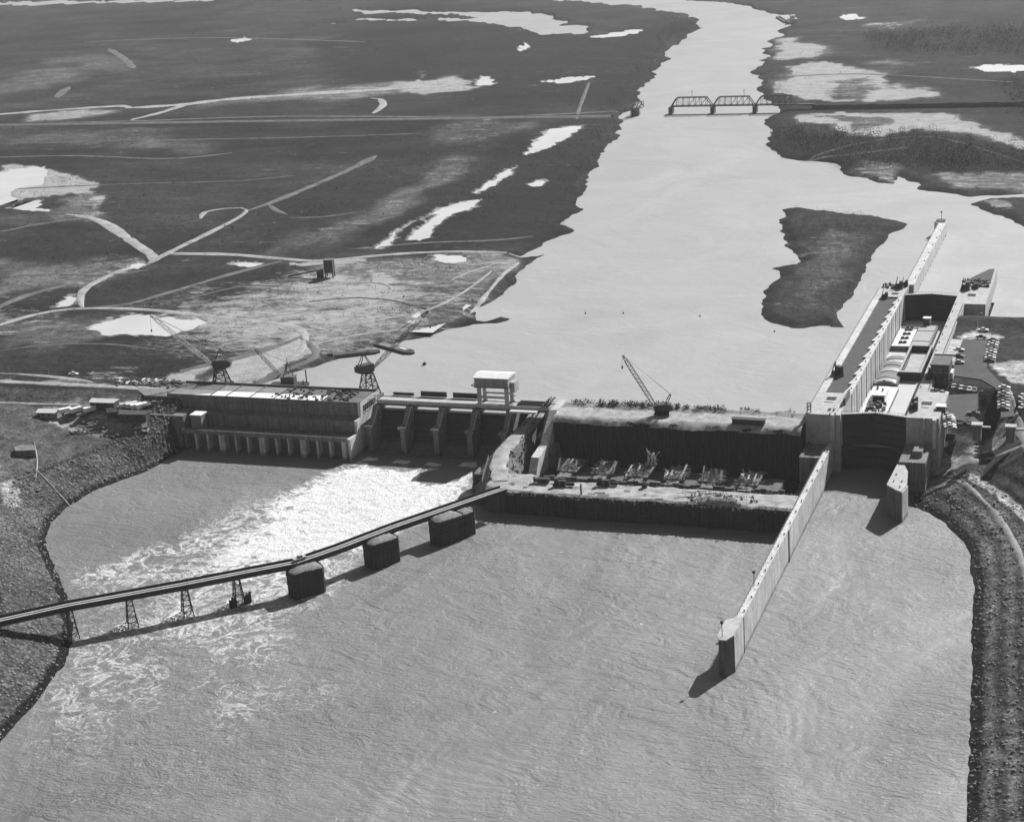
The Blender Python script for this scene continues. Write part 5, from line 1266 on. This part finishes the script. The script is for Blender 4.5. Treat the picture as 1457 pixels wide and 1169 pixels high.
q = MB(); q.beam((-3.8, .3, 8.4), (5.5, .2, 17), .1); q.beam((-3.8, -.3, 8.4), tip, .07); q.beam(tip, (15.4, 0, 21), .07); q.box(15.1, 15.7, -.3, .3, 19.8, 21); q.build('cable', M['steel_dark'], cc)
# moored barges at the shore
c = at(503, 505, 16); t = empty('barge', (c[0], c[1], 16), math.radians(30), 'long dark dredge barge moored against the left bank', 'barge', 'barges moored at the left bank')
MB().prism([(-13, -3), (11, -3), (13, -1.5), (13, 1.5), (11, 3), (-13, 3)], -.5, 1.0).build('hull', M['steel_dark'], t); MB().box(-9, 8, -2.2, 2.2, 1.0, 1.5).build('cargo', M['fill_dark'], t); MB().box(-12.4, -10, -1.5, 1.5, 1, 2.2).build('deck_winch', M['steel_dark'], t)
c = at(562, 497, 16); t = empty('barge', (c[0], c[1], 16), math.radians(-28), 'flat grey barge with a pale patch moored at the bank behind the revolver crane', 'barge', 'barges moored at the left bank')
MB().prism([(-14, -2.6), (11, -3), (14.5, -.8), (14.5, .8), (11, 3), (-14, 3)], -.5, 1.0).build('hull', M['steel_dark'], t); MB().box(-12, 10, -2.1, 2.1, 1.0, 1.3).build('deck_planking', M['dirt_mid'], t); MB().box(4, 9, -.8, .8, 1.3, 1.7).build('cargo', M['white'], t)
o = MB().cyl(0, 0, -.3, .9, .9, 10).cyl(0, 0, .9, 1.6, .5, 10, .1).build('buoy', M['steel_dark']); o.location = (*at(604, 519, 16), 16); tag(o, 'dark float on the pool between the gantry crane and the revolver crane', 'buoy')
bl = ['mooring buoy on the pool, left one of the small pair in mid river', 'mooring buoy on the pool, right one of the small pair in mid river', 'small buoy on the pool close to the island shore', 'small buoy on the pool right of the crawler crane tip']
for k, p_ in enumerate([(833, 446), (887, 446), (1102, 472), (996, 450)]):
    c_ = o.copy(); COL.objects.link(c_); c_.location = (*at(*p_, 16), 16); c_.scale = (.4, .4, .6); tag(c_, bl[k], 'buoy', 'small buoys on the pool')

# ------------------------------------------------------------------ vessels in the chamber
WZ = 10.0
def hull(t, L, Wd, h, mat): return MB().prism([(-Wd / 2, -L / 2), (Wd / 2, -L / 2), (Wd / 2, L / 2 - 2), (Wd / 2 - 1.2, L / 2), (-Wd / 2 + 1.2, L / 2), (-Wd / 2, L / 2 - 2)], -.8, h).build('hull', mat, t)
t = empty('work_barge', (-102.6, 667.5 + 25, WZ), 0, 'white decked work barge with deckhouse and machinery just behind the lower gate', 'barge'); Lb = 78 * .62
hull(t, 52, 11.0, 1.5, M['steel_grey']); MB().box(-5.4, 5.4, -25.8, 24.5, 1.5, 1.62).build('deck', M['white'], t)
o = MB().box(-2.8, 2.6, 2.5, 14, 1.62, 4.8).build('deckhouse', M['white'], t); MB().box(-3.1, 2.9, 2.1, 14.4, 4.8, 5.0).build('roof', M['roof_white'], o); MB().box(-2.4, 2.2, 2.4, 2.5, 1.9, 4.2).build('doorway', M['black'], o)
for k in range(34):
    x, y = random.uniform(-3.6, 3.9), random.uniform(-13.5, 1.0); s = random.uniform(.25, .8)
    q = MB(); (q.cyl(x, y, 1.62, 1.62 + random.uniform(.6, 2.0), s, 8) if k % 3 == 0 else q.box(x - s, x + s, y - s * 1.4, y + s * 1.4, 1.62, 1.62 + random.uniform(.4, 2.2))); q.build('winch' if k % 3 == 0 else 'deck_machine', M['steel_dark' if k % 4 else 'steel_light'], t)
MB().cyl(0, 18.5, 1.62, 6.5, .14, 6).box(-.5, .5, 18.1, 18.9, 5.8, 6.5).build('mast', M['steel_dark'], t)
MB().cyl(-1.5, 10, 5.0, 6.4, .5, 8).cyl(1.0, 8, 5.0, 6.2, .4, 8).build('funnel', M['steel_grey'], t)
t = empty('covered_barge', (-103.3, 757-18, WZ), 0, 'covered barge with ribbed arched hatch covers in the left file of the lock chamber', 'barge')
hull(t, 40, 10.2, 2.4, M['steel_grey'])
for k in range(8):
    a = -19 + k * 4.75; q = MB(); n = 7
    prof = [(-4.3 + 8.6 * i / (n - 1), 2.4 + 1.0 * math.sin(math.pi * i / (n - 1)) ** .6 + (.3 if k % 2 else 0)) for i in range(n)]
    vs = [(x, a, z) for x, z in prof] + [(x, a + 4.5, z) for x, z in prof]; q.add(vs, [(i, i + 1, n + i + 1, n + i) for i in range(n - 1)] + [tuple(range(n - 1, -1, -1)), tuple(range(n, 2 * n))]); q.build('hatch_cover', M['roof_mid'] if k % 3 else M['steel_light'], t)
t = empty('tank_barge', (-104.3, 794, WZ), 0, 'white decked tank barge with four dark hatches in the far left of the lock chamber', 'barge')
hull(t, 34, 9.2, 2.2, M['steel_grey']); MB().box(-4.5, 4.5, -16.6, 15.6, 2.2, 2.32).build('deck', M['white'], t)
for k in range(4):
    q = MB(); y = -11.5 + k * 7.2; q.cyl(-.9, y, 2.32, 3.3, .8, 8); q.cyl(1.0, y + .4, 2.32, 3.2, .8, 8); q.box(-1.8, 1.9, y - .2, y + .3, 2.32, 2.8); q.build('hatch', M['steel_dark'], t)
q = MB(); q.beam((-4, 13.5, 2.5), (4, 13.5, 2.5), .5); q.cyl(-1, 13.6, 2.3, 3.7, .7, 8); q.cyl(1, 13.6, 2.3, 3.7, .7, 8); q.build('winch', M['steel_dark'], t)
t = empty('hopper_barge', (-94.4, 752.5, WZ), 0, 'empty open hopper barge in the right file of the lock chamber', 'barge')
q = MB(); q.box(-4.9, 4.9, -21, 21, -.8, .9); q.box(-4.9, -4.2, -21, 21, .9, 4.0); q.box(4.2, 4.9, -21, 21, .9, 4.0); q.box(-4.19, 4.19, -21, -19.6, .9, 4.0); q.box(-4.19, 4.19, 20, 21, .9, 4.0); q.build('hull', M['steel_dark'], t)
MB().box(-5.0, 5.0, -21.2, -19.4, 4.0, 4.2).box(-5.0, -4.1, -19.39, 21.2, 4.0, 4.2).box(4.1, 5.0, -19.39, 21.2, 4.0, 4.2).build('coaming', M['steel_light'], t); MB().box(-4.1, 4.1, -19.5, 19.9, .9, 1.1).build('hopper_floor', M['concrete_top'], t)
t = empty('loaded_barge', (-95.9, 794, WZ), 0, 'loaded deck barge with grey cargo in the far right of the lock chamber', 'barge')
hull(t, 40, 9.2, 2.4, M['steel_grey'])
for k in range(4):
    MB().box(-3.9, 3.9, -19 + k * 8.8, -10.6 + k * 8.8, 2.4, 3.0 + .25 * (k % 2)).build('cargo_tarpaulin', M['steel_light'], t)
t = empty('pilot_boat', (-96.6, 812.5, WZ), 0, 'small dark towboat with white topped pilot house at the head of the barges', 'towboat')
MB().prism([(-2.2, -3), (2.2, -3), (2.2, 3), (1, 5.5), (-1, 5.5), (-2.2, 3)], -.5, 1.8).build('hull', M['steel_dark'], t); MB().box(-1.6, 1.6, -2, 3, 1.8, 4.6).build('cabin', M['wall_dark'], t); MB().box(-1.9, 1.9, -2.3, 1.4, 6.6, 6.8).build('roof', M['white'], t); MB().box(-1.2, 1.2, -1, 1.2, 4.6, 6.6).build('pilot_house', M['glass'], t)
# clutter and equipment on the lock
def hoist(x, y, z, s, label, rz=0):
    t = empty('hoist_machine', (x, y, z), rz, label, 'machinery')
    MB().box(-1.4 * s, 1.4 * s, -1 * s, 1 * s, 0, .5 * s).build('base', M['steel_grey'], t); MB().cylx(-1.1 * s, 1.1 * s, 0, 1.1 * s, .7 * s, 12).build('drum', M['steel_dark'], t)
    MB().box(.2 * s, 1.3 * s, -.9 * s, .9 * s, .5 * s, 2.6 * s).build('motor_box', M['steel_dark'], t); q = MB(); q.beam((-1.2 * s, -.8 * s, .5 * s), (-.4 * s, 0, 4 * s), .2 * s); q.beam((-1.2 * s, .8 * s, .5 * s), (-.4 * s, 0, 4 * s), .2 * s); q.build('frame', M['steel_dark'], t)
hoist(-82.4, 650.5, W, 1.3, 'dark hoist machine at the chamber edge of the land wall by the lower gate'); hoist(-83.0, 660, W, .9, 'smaller dark hoist standing upstream of the lower gate hoist on the land wall')
hoist(-113.6, 838, W, 1.5, 'dark gate machinery on the river wall at the upper gate'); hoist(-111.4, 843, W, 1.2, 'dark winch at the root of the upper guide wall'); hoist(-81.5, 838, W, 1.6, 'dark gate machinery on the land wall at the upper gate'); hoist(-77, 841, W, 1.1, 'dark winch beside the gate machinery on the land wall near the dark wing')
hoist(-118.2, 821, W - .6, 1.2, 'dark pump standing at the far end of the gravel strip'); hoist(-119.6, 692, W - .6, 1.7, 'dark compressor at the left edge of the gravel strip on the river wall', .8)
mb = MB()
for k in range(60):
    x, y = random.uniform(-84, -71), random.uniform(843, 857); s = random.uniform(.2, .8); mb.box(x - s, x + s, y - s, y + s, W + .01, W + random.uniform(.3, 1.6))
for k in range(40):
    x, y = random.uniform(-122, -110), random.uniform(838, 846); s = random.uniform(.2, .7); mb.box(x - s, x + s, y - s, y + s, W + .01, W + random.uniform(.3, 1.4))
o = mb.build('building_material', M['steel_dark']); tag(o, 'dark material and crates piled on the upper gate blocks of the lock', 'material', kind='stuff')
# control house, shed, pylons, lamp posts
t = empty('control_house', (-77.2, 699, 22.3), 0, 'dark two storey control house beside the land wall of the lock', 'building')
MB().box(-3.6, 3.8, -7, 6.5, -.5, 7.6).build('wall', M['wall_dark'], t); MB().box(-3.9, 4.1, -7.3, 6.8, 7.6, 8.0).build('roof', M['roof_dark'], t); MB().box(-5.2, -3.62, -9, 2, -.5, 3.6).build('annex', M['wall_dark'], t)
q = MB(); q.box(-3.9, -3.6, -7.3, 6.8, 8.0, 8.5); q.box(-3.59, 4.1, 6.5, 6.8, 8.0, 8.5); q.build('parapet', M['concrete_top'], t); MB().box(3.81, 4.9, -2, 4, 0, 3).build('porch', M['white'], t)
for k in range(3):
    o = MB().box(-2.6 + k * 2.3, -1.2 + k * 2.3, -7.08, -7, 4.6, 6.4).build('window', M['glass'], t); MB().box(-2.7 + k * 2.3, -1.1 + k * 2.3, -7.2, -7.0, 4.4, 4.58).build('window_sill', M['concrete'], o)
for k in range(2): MB().box(-2.6 + k * 3, -1.2 + k * 3, -7.08, -7, 1.2, 3.0).build('window', M['glass'], t)
MB().box(1.6, 2.8, -7.07, -7, 0, 2.2).build('door', M['steel_grey'], t)
t = empty('flat_shed', (-78.2, 711, 22.3), 0, 'low flat roofed shed between the control house and the paving slabs', 'shed'); MB().box(-1.5, 4.8, -1.6, 1.6, 0, 2.4).build('wall', M['wall_dark'], t); MB().box(-1.8, 5.1, -1.9, 1.9, 2.4, 2.7).build('roof', M['roof_mid'], t)
x, y = at(1339, 588, 22.2); shed('gate_hut', x, y, 22.1, 3.4, 3, 3.2, 0, M['roof_white'], M['wall_dark'], 'little white roofed hut at the edge of the lower gate block', False, 'hut', 1)
for k, (p_, lab_) in enumerate([((1390, 615), 'dark square pylon with pale cap at the slope edge below the lower lot'), ((1438, 618), 'dark square pylon with pale cap at the slope edge, nearest the right picture edge')]):
    x, y = at(*p_, 20); t = empty('cable_pylon', (x, y, 17), 0, lab_, 'pylon', 'pylons at the slope edge'); MB().box(-1.6, 1.6, -1.4, 1.4, 0, 6.2).build('shaft', M['old_concrete'], t); MB().prism([(-2.1, -1.8), (2.1, -1.8), (2.1, 1.8), (-2.1, 1.8)], 6.2, 6.7).build('cap', M['concrete_top'], t)
    MB().box(-.5, 5.0, -.6, .6, 5.0, 5.6).build('pipe_beam', M['steel_light'], t)
def lamp(x, y, z, label, grp, h=9):
    t = empty('lamp_post', (x, y, z), 0, label, 'lamp post', grp); MB().cyl(0, 0, 0, h, .16, 6, .1).build('pole', M['white'], t); MB().beam((0, 0, h), (1.4, 0, h + .2), .1).box(1.2, 2.0, -.2, .2, h, h + .25).build('lamp_head', M['steel_light'], t)
lamp(*at(1391, 587, 22.3), 22.3, 'white lamp post at the right edge of the lower lot', 'lamp posts on the right bank'); lamp(*at(1330, 534, 22.3), 22.3, 'white lamp post beside the control house', 'lamp posts on the right bank', 7); lamp(*at(1391, 473, 22.3), 22.3, 'white lamp post above the head of the upper lot', 'lamp posts on the right bank')
# concrete slab and chute on the left bank
t = empty('culvert_headwall', (0, 0, 0), 0, 'smooth concrete culvert slab with a wall dropping to the left bank', 'culvert')
q = ats([(22, 636), (46, 633), (52, 640), (27, 642)], 13.2); MB().prism(ats([(20, 636), (30, 632), (50, 633), (50, 640), (22, 641)], 13), 9, 13).build('top_slab', M['old_concrete'], t)
MB().prism(ats([(26, 640.5), (49, 640.5), (50, 636), (27, 636)], 12.8), 2, 12.8).build('headwall', M['old_concrete'], t)
a_ = at(50, 680, 7); b_ = at(100, 706, 2.2)
ribbon('drain_chute', [(50, 680), (75, 693), (104, 709)], .6, M['concrete_top'], level=4.5, lift=.35, step=3)
ribbon('drain_chute', [(50, 636), (53, 655), (50, 680)], .5, M['concrete_top'], level=9, lift=.35, step=3)
# plant tower left of the river
c = at(470, 394, 18.4); t = empty('batch_plant', (c[0], c[1], 18.3), .2, 'small dark concrete batching tower on the works area by the river', 'tower')
MB().box(-2.6, 2.6, -2.4, 2.4, 3, 10.2).build('bin_house', M['wall_dark'], t); MB().box(-2.8, 2.8, -2.6, 2.6, 10.2, 10.6).build('roof', M['roof_dark'], t)
for sx in (-2.2, 2.2):
    for sy in (-2, 2): MB().box(sx - .3, sx + .3, sy - .3, sy + .3, 0, 3).build('leg', M['steel_dark'], t)
MB().box(-7.5, -4, -1.6, 1.6, 0, 4.4).build('silo', M['wall_dark'], t); q = MB(); q.beam((-26, 4, .4), (-4.5, 0, 4.6), 1.0, .7); q.build('conveyor', M['steel_dark'], t)
# ------------------------------------------------------------------ railway truss bridge upstream
rb = empty('railway_bridge', (0, 0, 0), 0, 'dark steel railway truss bridge on piers across the upper river', 'bridge')
ends = [(-394.2, 1455), (-356.8, 1455), (-319.6, 1455), (-283, 1455)]
dz = 22.6; th = 7.4
for i in range(3):
    x0, x1 = ends[i][0] + .4, ends[i + 1][0] - .4; n = 7
    s_ = empty('truss_span', (0, 0, 0)); s_.parent = rb
    for yq in (1452.4, 1457.6):
        q = MB(); q.beam((x0, yq, dz), (x1, yq, dz), .7, .9); q.build('bottom_chord', M['steel_dark'], s_)
        xs_ = [x0 + (x1 - x0) * k / n for k in range(n + 1)]
        q = MB(); q.beam((xs_[1], yq, dz + th), (xs_[n - 1], yq, dz + th), .6); q.beam((x0, yq, dz), (xs_[1], yq, dz + th), .65); q.beam((x1, yq, dz), (xs_[n - 1], yq, dz + th), .65); q.build('top_chord', M['steel_dark'], s_)
        q = MB()
        for k in range(1, n): q.beam((xs_[k], yq, dz), (xs_[k], yq, dz + th), .35)
        for k in range(1, n - 1): q.beam((xs_[k], yq, dz if k > n / 2 - 1 else dz + th), (xs_[k + 1], yq, dz + th if k > n / 2 - 1 else dz), .22)
        q.build('web_member', M['steel_dark'], s_)
    MB().box(x0, x1, 1452.8, 1457.2, dz - .2, dz + .15).build('track_deck', M['steel_dark'], s_)
for i, xc in enumerate([-394.2, -356.8, -319.6]): MB().prism([(xc - 1.6, 1451), (xc, 1449.5), (xc + 1.6, 1451), (xc + 1.6, 1459), (xc, 1460.5), (xc - 1.6, 1459)], 12, 22.1).build('pier', M['dark_concrete'], rb)
MB().box(-283, -268, 1452.5, 1457.5, dz - 1, dz + .2).build('approach_span', M['steel_dark'], rb)
for xc in (-375, -329):
    q = MB(); q.beam((xc, 1455, dz + th), (xc, 1455, dz + th + 6.5), .25); q.beam((xc - 1, 1455, dz + th + 4.5), (xc + 1, 1455, dz + th + 4.5), .2); q.build('line_pole', M['steel_dark'], rb)
t = empty('swing_span_pier', (-424.5, 1446, 0), 0, 'dark timber fender and tower of the open swing span at the left bank', 'bridge pier')
MB().cyl(0, 0, 12, 23, 3.6, 16).build('round_pier', M['dark_concrete'], t); q = MB()
q.truss((0, -12, 24), (1, 22, 24), 4.5, 6, .5, 5); q.build('turned_truss', M['steel_dark'], t); q = MB()
for k in range(8): q.beam((-1.5 + (k % 2) * 3, -10 + k * 2.6, 14), (-1.2 + (k % 2) * 2.4, -10 + k * 2.6, 22), .4)
for z_ in (16.5, 19): q.beam((-2, -10, z_), (2, 10, z_), .4)
q.build('timber_fender', M['steel_dark'], t)
# railway embankment on both banks
def embank(x0, x1, yc, lab_, top=22.2, wd=3.0, mat='fill_dark'):
    n = 120; xs_ = np.linspace(x0, x1, n); V = []
    for dy, z in ((-wd * 2.4, 17.5), (-wd, top), (wd, top), (wd * 2.4, 17.5)):
        for x in xs_: V.append((x, yc + dy + 12 * math.sin((x - x0) / 900) * 0, z + .5 * (fbm(np.array([x / 14.]), np.array([dy * 1.]), 241)[0] - .5)))
    o = np_mesh('railway_embankment', np.array(V), grid_faces(4, n), M[mat]); tag(o, kind='structure')
    q = MB()
    for dy in (-.8, .8): q.box(x0, x1, yc + dy - .12, yc + dy + .12, top + .3, top + .55)
    q.build('rail', M['steel_grey'], o)
embank(-270, 700, 1455, '', 22.2, 2.6); embank(-2600, -441, 1430, '', 19.6, 2.2, 'dirt_mid')
# tow far up the river
c = at(1119, 28, 16); t = empty('river_tow', (c[0], c[1], 16), math.radians(110), 'distant tow of barges near the right bank at the top of the river', 'barge tow')
MB().box(-40, 30, -9, 9, -.5, 2).build('barge_raft', M['steel_grey'], t); MB().box(-36, 26, -6, 6, 2, 3.4).build('cargo', M['steel_light'], t); MB().box(-58, -41, -5, 5, -.5, 6).build('towboat', M['white'], t); MB().box(-54, -46, -3, 3, 6, 10).build('pilot_house', M['white'], t)

# ------------------------------------------------------------------ vegetation
def scatter(poly_px, n, lv=17.5, keep=lambda d1: d1 > 2):
    poly = ats(poly_px, lv); a = np.array(poly); out = []
    x = rng.uniform(a[:, 0].min() - 30, a[:, 0].max() + 30, n * 4); y = rng.uniform(a[:, 1].min() - 30, a[:, 1].max() + 30, n * 4)
    s = sdist([poly], x, y) + 26 * (fbm(x / 22, y / 30, 301, 3) - .5)
    m_ = rng.uniform(-14, 6, n * 4) > s; x, y = x[m_][:n], y[m_][:n]
    z, d1, d2, dp = ground_fields(x, y); k = keep(d1) & (dp > 2)
    return np.stack([x[k], y[k], z[k] - .2], 1)
woods = [([(1094, 180), (1140, 190), (1220, 196), (1300, 190), (1380, 200), (1490, 226), (1490, 250), (1320, 250), (1270, 244), (1205, 244), (1130, 226), (1094, 208)], 2600, 3.5, 9, 'bare winter woodland on the right bank below the railway'),
         ([(1235, 42), (1330, 45), (1480, 40), (1480, 86), (1370, 82), (1240, 74)], 1500, 4, 10, 'far dark woodland at the upper right'),
         ([(1420, 120), (1500, 118), (1500, 190), (1440, 165)], 500, 5, 10, 'dark wood at the right edge above the pale ground'),
         ([(1080, 100), (1110, 95), (1118, 150), (1088, 142)], 500, 3, 6, 'scrub strip on the right bank above the railway bridge'),
         ([(870, 160), (905, 130), (960, 60), (998, 38), (960, 25), (920, 80), (880, 130), (850, 160)], 1800, 3, 6, 'dark scrub along the left bank of the upper river'),
         ([(835, 200), (880, 172), (868, 210), (835, 265), (815, 320), (790, 338), (755, 352), (740, 345), (790, 290)], 1500, 2, 4.5, 'dark scrub along the left bank of the pool'),
         ([(1112, 298), (1200, 304), (1280, 322), (1220, 400), (1190, 460), (1090, 458), (1135, 372)], 2600, .6, 3.2, 'low brush covering the island'),
         ([(672, 450), (735, 385), (775, 360), (740, 400), (690, 440)], 300, .8, 2, 'low brush on the works shore'),
         ([(0, 600), (60, 600), (95, 640), (0, 640)], 260, .5, 1.6, 'low brush on the left bank beside the yard')]
for q, n, h0, h1, lab_ in woods:
    P_ = scatter(q, n, keep=(lambda d1: d1 > 1) if q[0][0] > 0 else (lambda d1: d1 > -999))
    if len(P_): tag(brush('woodland', P_, h0, h1, M['twig2'], 34, None, .5, .12), lab_, 'woodland')
# loose shrubs over the plain
P_ = np.concatenate([scatter([(0, 20), (1457, 20), (1457, 480), (300, 540), (0, 540)], 5000, keep=lambda d1: d1 > 4)])
tag(brush('shrub', P_, .8, 2.2, M['twig2'], 8, None, .6, .4), 'sparse dark shrubs over the flood plain', 'shrubs')
P_ = scatter([(0, 170), (880, 170), (760, 350), (660, 460), (430, 480), (300, 540), (0, 540)], 26000, keep=lambda d1: d1 > 3)
P_ = P_[(fbm(P_[:, 0] / 25, P_[:, 1] / 25, 405, 4) > .5)]
tag(brush('scrub', P_, .5, 2.0, M['twig2'], 7, None, .8, .4), 'clumps of low dark scrub across the near flood plain left of the river', 'scrub')
# riprap stones on the basin slopes
sx_ = rng.uniform(-470, 0, 60000); sy_ = rng.uniform(330, 632, 60000)
z_, d1_, d2_, dp_ = ground_fields(sx_, sy_)
mk = (d2_ > .3) & (d2_ < 24) & ((sx_ < -300) | (sx_ > -84)); sx_, sy_, z_ = sx_[mk], sy_[mk], z_[mk]
n = min(len(sx_), 16000); sx_, sy_, z_ = sx_[:n], sy_[:n], z_[:n]
s_ = .16 + .75 * rng.uniform(0, 1, n) ** 3
oct_ = np.array([(1, 0, 0), (0, 1, 0), (-1, 0, 0), (0, -1, 0), (0, 0, 1), (0, 0, -1)], float)
V = oct_[None] * s_[:, None, None] * rng.uniform(.6, 1.3, (n, 6, 1)); an = rng.uniform(0, 6.28, n)
cx2, sx2 = np.cos(an)[:, None], np.sin(an)[:, None]; vx = V[..., 0] * cx2 - V[..., 1] * sx2; vy = V[..., 0] * sx2 + V[..., 1] * cx2
V = np.stack([vx + sx_[:, None], vy + sy_[:, None], V[..., 2] * .8 + z_[:, None]], -1).reshape(-1, 3)
F0 = np.array([(0, 1, 4), (1, 2, 4), (2, 3, 4), (3, 0, 4), (1, 0, 5), (2, 1, 5), (3, 2, 5), (0, 3, 5)])
F = (F0[None] + 6 * np.arange(n)[:, None, None]).reshape(-1, 3)
o = np_mesh('riprap_stone', V, F, M['riprap'], smooth=False); tag(o, 'loose riprap stones on the banks of the tail water basin', 'stones', kind='stuff')

# ------------------------------------------------------------------ air
hz = MB(); hz.box(-60500, 60500, -500, 60500, -8, 262)
h_o = hz.build('haze', None); tag(h_o, kind='stuff')
hm = bpy.data.materials.new('haze_air'); hm.use_nodes = True; hn = hm.node_tree; hn.nodes.clear()
pv = hn.nodes.new('ShaderNodeVolumePrincipled'); pv.inputs['Color'].default_value = g(.9); pv.inputs['Density'].default_value = 4.5e-5; pv.inputs['Anisotropy'].default_value = 0.2
ho = hn.nodes.new('ShaderNodeOutputMaterial'); hn.links.new(pv.outputs[0], ho.inputs['Volume']); h_o.data.materials.append(hm)
